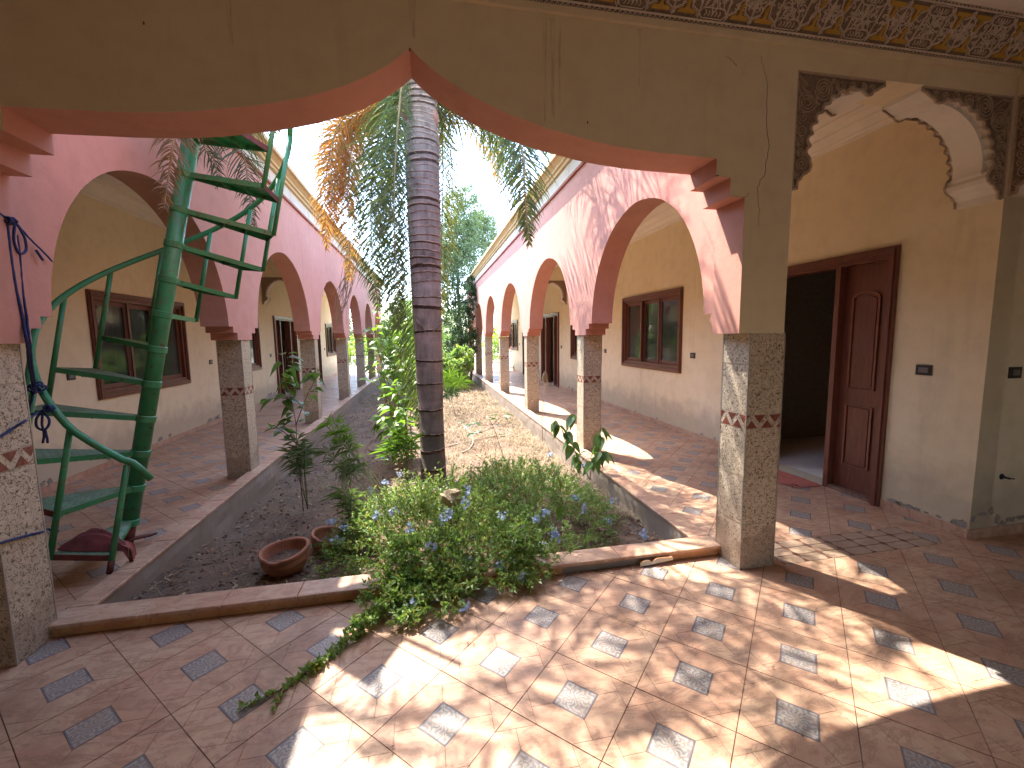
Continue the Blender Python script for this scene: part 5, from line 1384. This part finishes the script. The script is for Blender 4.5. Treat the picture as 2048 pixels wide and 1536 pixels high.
for q in range(44):
    x = random.uniform(1.75, 2.75); z1 = random.uniform(.02, .12); yo = random.uniform(-.04, .12)
    L = random.uniform(.3, 1.0)
    ex += trail([Vector((x, .50, .22)), Vector((x+random.uniform(-.06, .06), .28, .20+.05*random.random())), Vector((x+random.uniform(-.12, .08), .12+.04, .14-.04*L)), Vector((x+random.uniform(-.18, .10), .10-.12*L, .03+z1*.4))], 9, .034, 24)
for q in range(16):
    x = random.uniform(1.75, 2.35); ex += trail([Vector((x, .18, .16)), Vector((x-.10, .02, .10)), Vector((x-.16-random.random()*.08, -.10-random.random()*.10, .03))], 7, .036, 26)
run = [at(760, 1225, 'z', .05), at(720, 1262, 'z', .03), at(680, 1290, 'z', .025), at(640, 1325, 'z', .02), at(615, 1345, 'z', .015)]
ex += trail(run, 26, .024, 20, .02); ex += trail([at(790, 1195, 'z', .08), at(740, 1225, 'z', .05), at(700, 1250, 'z', .04)], 16, .038, 26, .04)
ex += trail([at(600, 1352, 'z', .01), at(565, 1385, 'z', .01), at(545, 1425, 'z', .01)], 9, .012, 7, .01)
ex += trail([at(610, 1350, 'z', .01), at(560, 1378, 'z', .008), at(515, 1400, 'z', .01), at(480, 1420, 'z', .008)], 14, .013, 7, .012)
# hanging tips right of the mound above the kerb
for q in ((1060, 1120), (1100, 1095), (1130, 1085), (1040, 1150), (1090, 1130)):
    a_ = at(q[0], q[1]-40, 'y', .40); b_ = at(q[0]+6, q[1], 'y', .24); c_2 = at(q[0]+10, q[1]+26, 'y', .16); ex += trail([a_, b_, c_2], 6, .026, 20)
shA = shrub(hA, 2.12, 1.05, .88, .98, 760, 'bright green flowering shrub with pale blue blossoms spilling over the front kerb', 31, ex)
shB = shrub(hB, 2.95, 1.55, .80, 1.15, 640, 'darker green flowering shrub in shade along the right kerb', 32, [])
mb = MB(); mb.tube(spline(run+[at(560, 1380, 'z', .008), at(515, 1402, 'z', .008), at(478, 1424, 'z', .006)], 6), .0022, 4)
mb.tube(spline([run[-1], at(575, 1370, 'z', .006), at(560, 1400, 'z', .006), at(547, 1428, 'z', .006)], 6), .0018, 4); mb.build('runner_stem', M['stem'], shA)
def on_mound(px, py):
    d = Vector(FW + RT*(px-1024)/F_PX - UP*(py-768)/F_PX); t_ = 1.5
    while t_ < 9:
        p_ = Vector(CP)+d*t_
        if max(hA(p_.x, p_.y), hB(p_.x, p_.y)) > p_.z or p_.z < .02: return p_
        t_ += .01
    return p_
random.seed(77)
FLW = [(742, 985), (752, 1033), (790, 1028), (820, 1060), (895, 1030), (888, 1042), (934, 985), (864, 1095), (1000, 1130), (938, 1130), (1003, 1033), (1035, 1060), (1030, 1090), (1085, 1095), (1103, 1065), (1110, 1075), (1070, 1040), (1090, 1030), (1165, 1020), (1225, 1003), (1215, 1045), (1100, 912), (1165, 935), (875, 1195), (932, 1215), (825, 1210), (828, 1235), (825, 1268), (840, 1190), (1040, 1158), (1000, 1142), (660, 1045), (690, 1055), (672, 1078), (770, 968), (800, 950), (862, 930), (1285, 1072), (770, 918), (1150, 1000), (930, 1010), (680, 1085)]
fg = 'pale blue blossom clusters'
for q in FLW:
    p_ = on_mound(*q) + Vector((0, -.02, .02))
    if q[1] > 1150: p_ = at(q[0], q[1], 'y', .08 if q[1] < 1200 else -.05) 
    if q[0] < 700: p_ = at(q[0], q[1], 'y', 1.0)
    mb = MB()
    for i in range(random.randint(11, 17)):
        c = p_+rv()*.038*random.uniform(.4, 1.15); ax = (rv()+Vector((0, -.6, .6))).normalized(); u = ax.orthogonal().normalized(); v = ax.cross(u)
        for j in range(5):
            a = j*1.2566; d = (u*math.cos(a)+v*math.sin(a)+ax*.25).normalized(); leaf(mb, c, d, .0165, .012, .05, nrm=ax)
        mb.tube([c-ax*.02, c], .0008, 3)
    mb.build('blossom', M['petal'], shB if p_.x > 2.75 and p_.y > .9 else shA)

# ------------------------------------------------------------------ other plants of the bed
def stem_leaves(name, label, stems, leaves, leafm, Ls, group=None, heart=True, stemm='stem', r_=.005, cat='plant', wr=.8, droop=.35):
    base = stems[0][0]; t = empty(name, base, label, cat, group)
    sb_ = MB()
    for P in stems: sb_.tube(spline(P, 6), [r_*(1-.6*i/(len(spline(P, 6))-1)) for i in range(len(spline(P, 6)))], 6)
    sb_.build('stem', M[stemm], t, smooth=True)
    for i, (p_, d) in enumerate(leaves):
        mb = MB(); L = random.uniform(*Ls); pet = d.normalized()*L*.25
        mb.tube([p_, p_+pet], .0012, 3); bigleaf(mb, p_+pet, d, L, L*wr, droop, 0, heart); mb.build('leaf', leafm, t)
    return t
random.seed(5)
def scatter_along(P, n_, f0=.25, rad=.05, out=1.0):
    C = spline(P, 10); o_ = []
    for i in range(n_):
        c = C[int((f0+(1-f0)*(i+random.random())/n_)*(len(C)-1))]; d = Vector((random.uniform(-1, 1), random.uniform(-1, 1), random.uniform(-.5, .35))).normalized(); o_.append((c+d*rad*random.random()*.4, d))
    return o_
b0 = at(607, 1022, 'z', -.17); Y = b0.y
S1 = [b0]+F((600, 950, Y), (594, 900, Y), (592, 850, Y), (583, 800, Y), (572, 750, Y), (570, 705, Y)); S2 = F((592, 850, Y), (610, 800, Y), (630, 760, Y-.05), (638, 740, Y-.05)); S3 = F((590, 880, Y), (565, 862, Y), (545, 850, Y)); S4 = F((583, 800, Y), (558, 795, Y), (532, 800, Y))
lv = scatter_along(S1, 30, .50, .10) + scatter_along(S2, 15, .2, .08) + scatter_along(S3, 8, .3) + scatter_along(S4, 7, .3)
sap = stem_leaves('sapling', 'slim sapling with drooping heart shaped leaves in the left half of the bed', [S1, S2, S3, S4], lv, M['leafmid'], (.085, .14))
mb = MB(); bigleaf(mb, at(572, 758, 'y', Y-.03), Vector((-.3, -.3, -.8)), .08, .07); bigleaf(mb, at(580, 752, 'y', Y-.03), Vector((.5, -.3, -.6)), .07, .06); mb.build('leaf', M['yleaf'], sap, label='yellowed leaf')
def whorl(mb, c, ax, n_, L, wd=.016):
    for i in range(n_):
        a = 6.283*i/n_+random.uniform(-.3, .3); u = ax.orthogonal().normalized(); v = ax.cross(u); el = random.uniform(-.2, .9)
        d = (u*math.cos(a)+v*math.sin(a)+ax*el).normalized(); s_ = d.cross(ax); s_ = s_.normalized() if s_.length > .01 else u
        l_ = L*random.uniform(.7, 1.1); q = [c, c+d*l_*.5+s_*wd/2, c+d*l_-Vector((0, 0, l_*.18)), c+d*l_*.5-s_*wd/2]; mb.add(q, [(0, 1, 2), (0, 2, 3)])
def oleander(label, base, tips, n_, L, mt, group=None, wd=.016):
    t = empty('oleander', base, label, 'plant', group); st = MB()
    for tp in tips:
        mid = base.lerp(tp, .5)+Vector((random.uniform(-.03, .03), 0, .04)); st.tube(spline([base, mid, tp], 6), .004, 5)
    st.build('stem', M['greenstem'], t, smooth=True)
    for tp in tips:
        for k in range(3):
            c = base.lerp(tp, 1-k*.10); mb = MB(); whorl(mb, c, ((tp-base).normalized()+Vector((0, 0, .4))).normalized(), n_, L*(1-.1*k), wd); mb.build('leaf_whorl', mt, t)
ob = at(612, 985, 'z', -.16)
oleander('young oleander with narrow pointed leaves below the heart leaved sapling', b0+Vector((.03, .05, 0)), F((594, 880, Y), (610, 900, Y-.05), (585, 905, Y), (600, 930, Y)), 15, 0.189, M['leafgrey'])
ob = at(748, 1000, 'y', 1.7)
oleander('oleander branch with glossy rosettes leaning left from the flowering shrub', Vector((1.75, 1.75, -.1)), F((652, 850, 2.3), (678, 868, 2.3), (668, 845, 2.35)), 13, 0.189, M['leafbright'])
oleander('oleander shoot with one sunlit silvery rosette over bare soil', Vector((1.70, 1.62, -.1)), F((655, 905, 2.0), (690, 890, 2.1)), 14, 0.174, M['leafgrey'])
bb = at(705, 1115, 'z', -.1)
oleander('grey green narrow leaved shoot drooping over the second clay pot', bb, F((688, 985, 1.3), (702, 1000, 1.25), (715, 1025, 1.2), (728, 1050, 1.15), (665, 1085, 1.1), (690, 1095, 1.0), (735, 1090, 1.0), (712, 1060, 1.15)), 12, 0.189, M['leafgrey'], wd=.013)
oleander('small oleander seedling on the bare soil left of the flowering shrub', at(700, 975, 'z', -.2), F((698, 925, 2.6), (712, 935, 2.6), (690, 940, 2.55)), 12, 0.174, M['leafgrey'])
oleander('bright leaved oleander shoot at the left foot of the palm', Vector((1.80, 2.55, -.15)), F((790, 885, 2.5), (775, 900, 2.45), (805, 900, 2.4), (822, 880, 2.5), (800, 870, 2.6)), 12, 0.217, M['leafbright'], wd=.024)
oleander('small fan of narrow leaves on the dry ground left of the right kerb', at(900, 790, 'z', -.25), F((885, 760, 7.5), (900, 752, 7.6), (920, 762, 7.6)), 12, .4, M['leafbright'], wd=.03)
oleander('dark narrow leaved seedling standing in the dry grass', at(905, 805, 'z', -.25), F((908, 782, 7.0), (895, 786, 7.0)), 11, .22, M['leafdark'], wd=.03)
# tall leafy shrub behind the palm
random.seed(8)
bs = Vector((1.72, 4.3, -.22)); stems = []; lv = []
for q in [((800, 850, 4.3), (775, 760, 4.5), (752, 680, 4.7), (755, 620, 4.8)), ((800, 840, 4.3), (790, 740, 4.6), (780, 660, 4.9), (765, 600, 5.0)), ((812, 840, 4.2), (806, 760, 4.3), (800, 690, 4.4)), ((795, 860, 4.1), (770, 800, 4.1), (745, 760, 4.2)), ((812, 860, 4.0), (800, 800, 4.0), (785, 770, 4.0)), ((820, 850, 4.1), (825, 790, 4.2), (820, 740, 4.3)), ((790, 870, 3.9), (770, 850, 3.8), (760, 830, 3.8)), ((800, 880, 3.6), (785, 850, 3.5), (790, 810, 3.5)), ((815, 880, 3.5), (812, 850, 3.4), (806, 815, 3.4))]:
    P = [bs+Vector((random.uniform(-.1, .15), random.uniform(-.3, .2), 0))]+F(*q); stems.append(P); lv += scatter_along(P, 24, .25, .14)
stem_leaves('leafy_shrub', 'tall loose shrub with broad bright leaves just behind the palm trunk', stems, lv, M['leafbright'], (.12, .19), r_=.008, cat='shrub', wr=.62)
random.seed(9); stems = []; lv = []
for q in [((770, 760, 7.5), (755, 690, 7.6), (758, 640, 7.8)), ((760, 760, 7.5), (742, 700, 7.5), (735, 660, 7.5)), ((790, 770, 7.5), (800, 700, 7.8), (805, 660, 8))]:
    P = [Vector((1.3, 7.4, -.3))]+F(*q); stems.append(P); lv += scatter_along(P, 30, .1, .3)
stem_leaves('leafy_shrub', 'pale leaved shrub farther back at the end of the left kerb', stems, lv, M['leafbright'], (.12, .2), r_=.012, cat='shrub', wr=.6)
# broad leaved plant by the right kerb
random.seed(12); Y = 2.05; b0 = at(1180, 960, 'z', -.05)
S1 = [b0]+F((1165, 930, Y), (1150, 900, Y), (1140, 860, Y), (1150, 820, Y)); S2 = F((1140, 870, Y), (1122, 855, Y), (1108, 836, Y)); S3 = [b0]+F((1185, 925, Y-.1), (1200, 900, Y-.1), (1215, 905, Y-.1)); S4 = F((1195, 905, Y-.1), (1200, 875, Y), (1202, 848, Y))
lv = [(p_, Vector((random.uniform(-.6, .6), random.uniform(-.7, .1), -.5-random.random()*.5))) for P, n_ in ((S1, 12), (S2, 8), (S3, 8), (S4, 8)) for p_ in [spline(P, 6)[int((.35+.65*(i+.5)/n_)*(len(spline(P, 6))-1))] for i in range(n_)]]
stem_leaves('broad_leaved_plant', 'plant with hanging dark heart shaped leaves in front of the second right column', [S1, S2, S3, S4], lv, M['leafmid'], (.12, .17), wr=.62, droop=.1)
Y = .95; b0 = Vector((at(1128, 1100, 'y', Y).x, Y, -.05))
S1 = [b0]+F((1127, 1060, Y), (1126, 1020, Y), (1122, 985, Y))
c = S1[-1]; c2 = at(1123, 1000, 'y', Y)
stem_leaves('seedling', 'thin seedling with four large lime green leaves rising from the flowering shrub', [S1], [(c, Vector((-.25, -.3, .9))), (c, Vector((-1, -.1, .25))), (c2, Vector((.9, -.3, .15))), (c2, Vector((-.3, -.5, -.75)))], M['leafbright'], (.14, .175), heart=False, stemm='greenstem', r_=.004, wr=.50, droop=.05)
Y = 3.2; 
S1 = [Vector((at(1010, 860, 'y', Y).x, Y, -.1))]+F((985, 850, Y), (970, 835, Y)); S2 = F((985, 850, Y), (950, 850, Y), (935, 845, Y)); S3 = F((985, 850, Y), (1000, 835, Y), (1003, 830, Y)); S4 = F((990, 855, Y), (960, 865, Y), (940, 868, Y))
stem_leaves('seedling', 'low seedling with dark flat leaves on the dry grass right of the palm', [S1, S2, S3, S4], [(p_, Vector((random.uniform(-1, 1), random.uniform(-.6, .2), .1))) for P in (S1, S2, S3, S4) for p_ in spline(P, 3)[2:]], M['leafbig'], (.11, .15), wr=.4, heart=False, r_=.004)
Y = 1.9
S1 = [Vector((3.15, Y, -.05))]+F((1150, 950, Y), (1165, 920, Y), (1180, 905, Y))
stem_leaves('seedling', 'small plant with long pale upright leaves between the dark shrub and the right kerb', [S1], [(p_, Vector((random.uniform(-1, 1), -.3, .3))) for p_ in spline(S1, 3)[2:]], M['leafbright'], (.10, .14), wr=.3, heart=False)
# dry stalk with seed head
Y = at(1085, 880, 'z', -.15).y; t = empty('dry_stalk', at(1085, 880, 'z', -.15), 'dry forked stalk with a shrivelled seed head in front of the third right column', 'plant')
mb = MB(); mb.tube(F((1085, 885, Y), (1084, 840, Y), (1087, 800, Y), (1090, 765, Y)), .006, 6); mb.tube(F((1086, 805, Y), (1080, 782, Y), (1077, 768, Y)), .004, 5); mb.tube(F((1077, 770, Y), (1085, 772, Y), (1095, 768, Y)), .003, 4); mb.build('stalk', M['straw'], t)
mb = MB(); random.seed(4)
for i in range(40):
    a = at(1090+random.uniform(-2, 2), 740+random.uniform(0, 6), 'y', Y); b_ = at(1090+random.uniform(-9, 9), 765+random.uniform(-10, 10), 'y', Y+random.uniform(-.03, .03)); leaf(mb, a, b_-a, (b_-a).length, .012, .2)
mb.build('seed_head', M['straw'], t)

# rock, hose, litter, grass
rk = MB(); c = on_mound(905, 995)+Vector((0, .02, .0)); n1 = 14; vs = []
for j in range(9):
    th = math.pi*j/8
    for i in range(n1):
        a = 2*math.pi*i/n1; d = Vector((math.sin(th)*math.cos(a), math.sin(th)*math.sin(a), math.cos(th))); r_ = 1+.45*noise.noise(d*1.7)+.15*noise.noise(d*5)
        vs.append(c+Vector((d.x*.085*r_, d.y*.07*r_, d.z*.062*r_)))
rk.add(vs, [(j*n1+i, j*n1+(i+1)%n1, (j+1)*n1+(i+1)%n1, (j+1)*n1+i) for j in range(8) for i in range(n1)])
rk.build('rock', M['rock'], label='pale yellow stone half buried in the flowering shrub', cat='rock')
def gz(px, py, off=.012):
    p_ = at(px, py, 'z', -.2)
    for _ in range(6): p_ = at(px, py, 'z', soil_z(p_.x, p_.y)+off)
    return p_
hs = MB(); hs.tube(spline([gz(884, 896), gz(905, 890), (gz(940, 882)), gz(975, 874), gz(1010, 872)], 8), .011, 8); hs.tube(spline([gz(912, 845), gz(928, 852), gz(942, 868, .02), gz(946, 884, .03), gz(938, 898), gz(925, 905)], 8), .012, 8)
hs.build('hose', M['hose'], label='length of pale garden hose looped on the ground right of the palm', cat='hose')
hs = MB(); hs.tube(spline([gz(765, 872), gz(745, 880), gz(736, 893), gz(742, 902), gz(765, 905), gz(775, 912)], 8), .010, 8); hs.build('hose', M['stem'], label='thin dark hose end curling on bare soil left of the palm', cat='hose')
random.seed(14)
lit = MB(); tw = MB()
for i in range(8000):
    x = random.uniform(.13, 3.95); y = .38+18*random.random()**1.8; z = soil_z(x, y)
    if y > 11: continue
    L = random.uniform(.015, .065); leaf(lit, Vector((x, y, z+.004+random.random()*.006)), Vector((random.uniform(-1, 1), random.uniform(-1, 1), random.uniform(-.15, .35))), L, L*random.uniform(.2, .5), .25, m=0 if random.random() < .62 else 1, nrm=Vector((0, 0, 1))+rv()*.4)
for i in range(900):
    x = random.uniform(.13, 3.95); y = .38+8*random.random()**1.4; z = soil_z(x, y)+.006; a = random.uniform(0, 3.14); L = random.uniform(.03, .16); d = Vector((math.cos(a), math.sin(a), random.uniform(-.05, .15)))*L
    tw.tube([Vector((x, y, z)), Vector((x, y, z))+d*.5+Vector((0, 0, .006)), Vector((x, y, z))+d], .0016, 3)
lit.build('leaf_litter', [M['deadleaf'], M['straw']], kind='stuff', label='dead leaves littering the garden soil')
tw.build('dry_twigs', M['straw'], kind='stuff', label='dry twigs and straw scattered over the garden soil')
gr = MB()
def blade(mb, x, y, L, m=0, lean=.6):
    z = soil_z(x, y); a = random.uniform(0, 6.28); d = Vector((math.cos(a)*lean, math.sin(a)*lean, 1)).normalized(); s_ = Vector((-math.sin(a), math.cos(a), 0))*.0018*(1+y*.16); q = Vector((x, y, z-.005)); vs = []
    for j in range(4):
        vs += [q-s_*(1-j/3.2), q+s_*(1-j/3.2)]; q = q+d*L/3; d = (d+Vector((math.cos(a)*.35, math.sin(a)*.35, -.45))).normalized()
    mb.add(vs, [(2*j, 2*j+1, 2*j+3, 2*j+2) for j in range(3)], m)
k = 0
while k < 24000:
    x = random.uniform(.2, 3.95); y = 1.2+15*random.random()**1.3
    dens = noise.noise(Vector((x*1.3, y*.8, 7)))+(.35 if x > 2.3 else -.22)+(.30 if x > 3.4 else 0)+(.15 if y > 6 else 0)
    if dens < random.uniform(-.05, .4): continue
    blade(gr, x, y, random.uniform(.05, .17)*(1.5 if x > 3.45 else 1), 0 if random.random() < .9 else 1, random.uniform(.3, 1.6)); k += 1
for q in range(5000):
    x = random.uniform(2.2, 3.95); y = random.uniform(2.9, 12)
    if noise.noise(Vector((x*1.6, y*1.1, 3))) < .02: continue
    blade(gr, x, y, random.uniform(.10, .28), 0, random.uniform(.2, 1.2))
gr.build('dry_grass', [M['straw'], M['leafgrey']], kind='stuff', label='dry straw coloured grass over the middle and right of the bed')
M['clod'] = plain('dark_soil_clod', (0.12, 0.08, 0.058), .95, .5, 30, bmp=.6)
cd_ = MB(); random.seed(44)
for i in range(2600):
    x = random.uniform(.12, 3.96); y = .38+9*random.random()**1.6; z = soil_z(x, y); r_ = random.uniform(.006, .022)
    c = Vector((x, y, z+r_*.2)); V = [c+Vector(d_)*r_*random.uniform(.6, 1.2) for d_ in ((1, 0, 0), (0, 1, 0), (-1, 0, 0), (0, -1, 0), (0, 0, .7), (0, 0, -.7))]
    cd_.add(V, [(0, 1, 4), (1, 2, 4), (2, 3, 4), (3, 0, 4), (1, 0, 5), (2, 1, 5), (3, 2, 5), (0, 3, 5)])
cd_.build('soil_clods', M['clod'], kind='stuff', label='small dark clods scattered over the bed')
# loose petals, leaves and grit on the terrace
fl_ = MB(); random.seed(19)
for q in [(1105, 1153), (1110, 1156), (935, 1290), (945, 1293), (1255, 1320), (1188, 1327), (1545, 1335), (1605, 1470), (1672, 1362), (780, 1500), (590, 1243), (575, 1296), (1632, 1220), (1580, 1330), (1080, 1290), (1190, 1185), (860, 1215)]:
    p_ = at(*q, 'z', .003); 
    for i in range(2): leaf(fl_, p_+Vector((random.uniform(-.01, .01), random.uniform(-.01, .01), .002)), Vector((random.uniform(-1, 1), random.uniform(-1, 1), .2)), random.uniform(.012, .022), .007, .3, nrm=Vector((0, 0, 1)))
for i in range(220):
    x, y = random.uniform(.2, 5.8), random.uniform(-1.5, .18); leaf(fl_, Vector((x, y, .003)), Vector((random.uniform(-1, 1), random.uniform(-1, 1), .25)), random.uniform(.003, .009), .003, .3, nrm=Vector((0, 0, 1)))
fl_.build('fallen_bits', M['deadleaf'], kind='stuff', label='tiny dead leaves and grit on the terrace tiles')
st_ = MB()
for q in [((1230, 1210), (1250, 1235), (1240, 1250)), ((1265, 1240), (1290, 1252), (1288, 1262)), ((1208, 1222), (1228, 1234), (1262, 1238)), ((1250, 1262), (1268, 1250), (1275, 1240))]:
    st_.tube(spline([at(*p_, 'z', .006) for p_ in q], 5), .0012, 4)
st_.build('dry_straws', M['straw'], kind='stuff', label='curled dry straws on the sunlit tiles')

# ------------------------------------------------------------------ trees and hedges beyond
def tree(name, label, x, y, zt, crowns, mt, nleaf, L, group=None, tr=.12, seedn=1, cat='tree'):
    random.seed(seedn); t = empty(name, (x, y, -.1), label, cat, group)
    mb = MB(); top = Vector((crowns[0][0], crowns[0][1], crowns[0][2])); mb.tube(spline([Vector((x, y, -.3)), Vector((x+.1, y, zt*.5)), top], 6), [tr*(1-.7*i/12) for i in range(13)], 8)
    for c in crowns:
        for q in range(5):
            d = rv(); mb.tube([Vector((x, y, max(.3, c[2]-c[5]*.6))), Vector(c[:3])+Vector((d.x*c[3]*.7, d.y*c[4]*.7, d.z*c[5]*.6))], [tr*.35, tr*.08], 5)
    mb.build('trunk', M['bark2'], t)
    lb = MB(); tot = sum(c[3]*c[5] for c in crowns)
    for c in crowns:
        ncl = max(8, int(nleaf/26*c[3]*c[5]/tot))
        for q in range(ncl):
            d = rv(); r_ = random.random()**.4; p_ = Vector((c[0]+d.x*c[3]*r_, c[1]+d.y*c[4]*r_, c[2]+d.z*c[5]*r_)); cr = random.uniform(.10, .28)*max(.5, min(1.3, c[3]))
            for i in range(26):
                w_ = rv(); pp = p_+w_*cr*random.random()**.5
                if pp.z < .0: continue
                leaf(lb, pp, (rv()+Vector((0, 0, -.2))), L*random.uniform(.6, 1.2), L*.42, .2, nrm=Vector((0, 0, 1))+rv())
    lb.build('crown', mt, t, kind='stuff')
tree('tree', 'tall dark fine leaved tree at the far right end of the bed', 3.4, 16.8, 4, [(3.5, 16.8, 5.4, 1.2, 1.2, 1.7), (3.0, 16.6, 3.4, .9, 1.0, 1.6), (4.3, 17.6, 5.9, 1.1, 1.0, 1.4), (3.7, 16.4, 7.0, .9, .8, 1.0), (4.9, 18, 6.6, .8, .8, .9), (2.9, 17, 5.4, .8, .8, 1.0)], M['leafgrey'], 34000, .11, seedn=3)
tree('climber', 'dark evergreen climber covering the far end of the right arcade', 3.7, 14.6, 1.5, [(3.45, 14.6, 1.5, .62, .9, 1.35), (3.1, 14.4, .7, .6, .8, .75), (3.75, 14.9, 2.9, .35, .6, .9), (3.9, 15.3, 3.7, .25, .6, .6)], M['leafdark'], 15000, .09, seedn=4, tr=.06, cat='climber')
tree('bush', 'mid green narrow leaved bush before the dark climber', 3.0, 12.6, .6, [(3.0, 12.7, .45, .6, .6, .6), (3.3, 12.9, .9, .4, .4, .45)], M['leaf'], 2600, .16, seedn=5, tr=.03, cat='shrub')
tree('bush', 'low bright green bush in the middle distance left of the palm', 1.5, 10.0, .6, [(1.5, 10.0, .45, .55, .7, .65), (1.2, 11.5, 1.1, .5, .6, .8)], M['leafbright'], 3600, .11, seedn=6, tr=.03, cat='shrub')
tree('bush', 'leafy green bush hiding the far end of the left arcade', .9, 14.5, 1.0, [(.75, 14.5, 1.6, .6, .9, 1.2), (1.2, 15.0, 2.5, .6, .8, .8), (1.6, 15.5, 1.4, .7, .8, 1.1)], M['leaf'], 7000, .11, seedn=7, tr=.05, cat='shrub')
tree('bush', 'small green bush behind the palm trunk on the right', 2.45, 13.2, .6, [(2.4, 13.2, .7, .5, .6, .8), (2.2, 15.6, 1.4, .6, .7, 1.2)], M['leaf'], 5000, .10, seedn=17, tr=.04, cat='shrub')
tree('hedge', 'sunlit yellow green hedge seen through the far left arches', -3.4, 27, .8, [(-5.5, 27, .9, 1.6, 1, 1.2), (-3.4, 27, .8, 1.6, 1, 1.2), (-1.6, 27.5, .8, 1.3, 1, 1.1)], M['hedge'], 9000, .15, seedn=8, tr=.05, cat='hedge')
tree('hedge', 'sunlit yellow green hedge seen through the far right arches', 8.5, 26, .8, [(6.6, 26, .9, 1.5, 1, 1.3), (8.5, 26, 1.0, 1.6, 1, 1.3), (10.5, 26, .9, 1.5, 1, 1.3)], M['hedge'], 9000, .15, seedn=9, tr=.05, cat='hedge')
tree('tree', 'dark leaved tree beyond the far right arches', 7.4, 24.3, 1.8, [(7.4, 24.3, 2.0, .9, .9, 1.0), (8.8, 24.8, 2.2, 1.0, .9, .9), (6.9, 24.0, .7, .6, .6, .6)], M['leafdark'], 5000, .13, seedn=10, tr=.07)
tree('tree', 'grey green tree beyond the far left arches', -3.6, 31, 2, [(-4.6, 31, 3.0, 1.6, 1.5, 1.9), (-2.4, 31.5, 2.8, 1.5, 1.5, 1.7)], M['leafgrey'], 7000, .17, seedn=11, tr=.14)
tree('tree', 'green garden tree straight beyond the end of the bed', 2.2, 27, 2, [(1.4, 27, 2.4, 1.6, 1.5, 2.1), (3.2, 27.5, 1.9, 1.5, 1.5, 1.8), (0.2, 28, 1.6, 1.3, 1.2, 1.6), (-1.0, 28, 1.3, 1.2, 1.2, 1.3)], M['leaf'], 18000, .16, seedn=12, tr=.14)
random.seed(30)
for i, (x, y, hh) in enumerate([(-14, 46, 3.6), (-8, 48, 3.2), (-2.5, 47, 3.0), (4, 49, 3.3), (10, 46, 3.8), (17, 47, 3.4), (24, 45, 3.6)]):
    tree('tree', ['hazy green tree in the far row, leftmost', 'far row tree behind the left hedge', 'far row tree left of the bed axis', 'far row tree on the bed axis', 'far row tree behind the right hedge', 'far row tree seen right of the right hedge', 'hazy green tree in the far row, rightmost'][i], x, y, hh*.5, [(x, y, hh*.5, 3.4, 2, hh*.5), (x+2.4, y+.5, hh*.4, 2.4, 2, hh*.4)], M['leafgrey'], 4200, .3, 'trees in the far row', .18, 50+i)
# raised planting lip at the end of the bed
mb = MB(); mb.box(-.04, YE-.02, -.4, 4.13, YE+.12, .05); mb.build('end_kerb', M['concrete'], kb)
sb2.build('dead_fronds', M['straw'], palm, kind='stuff')
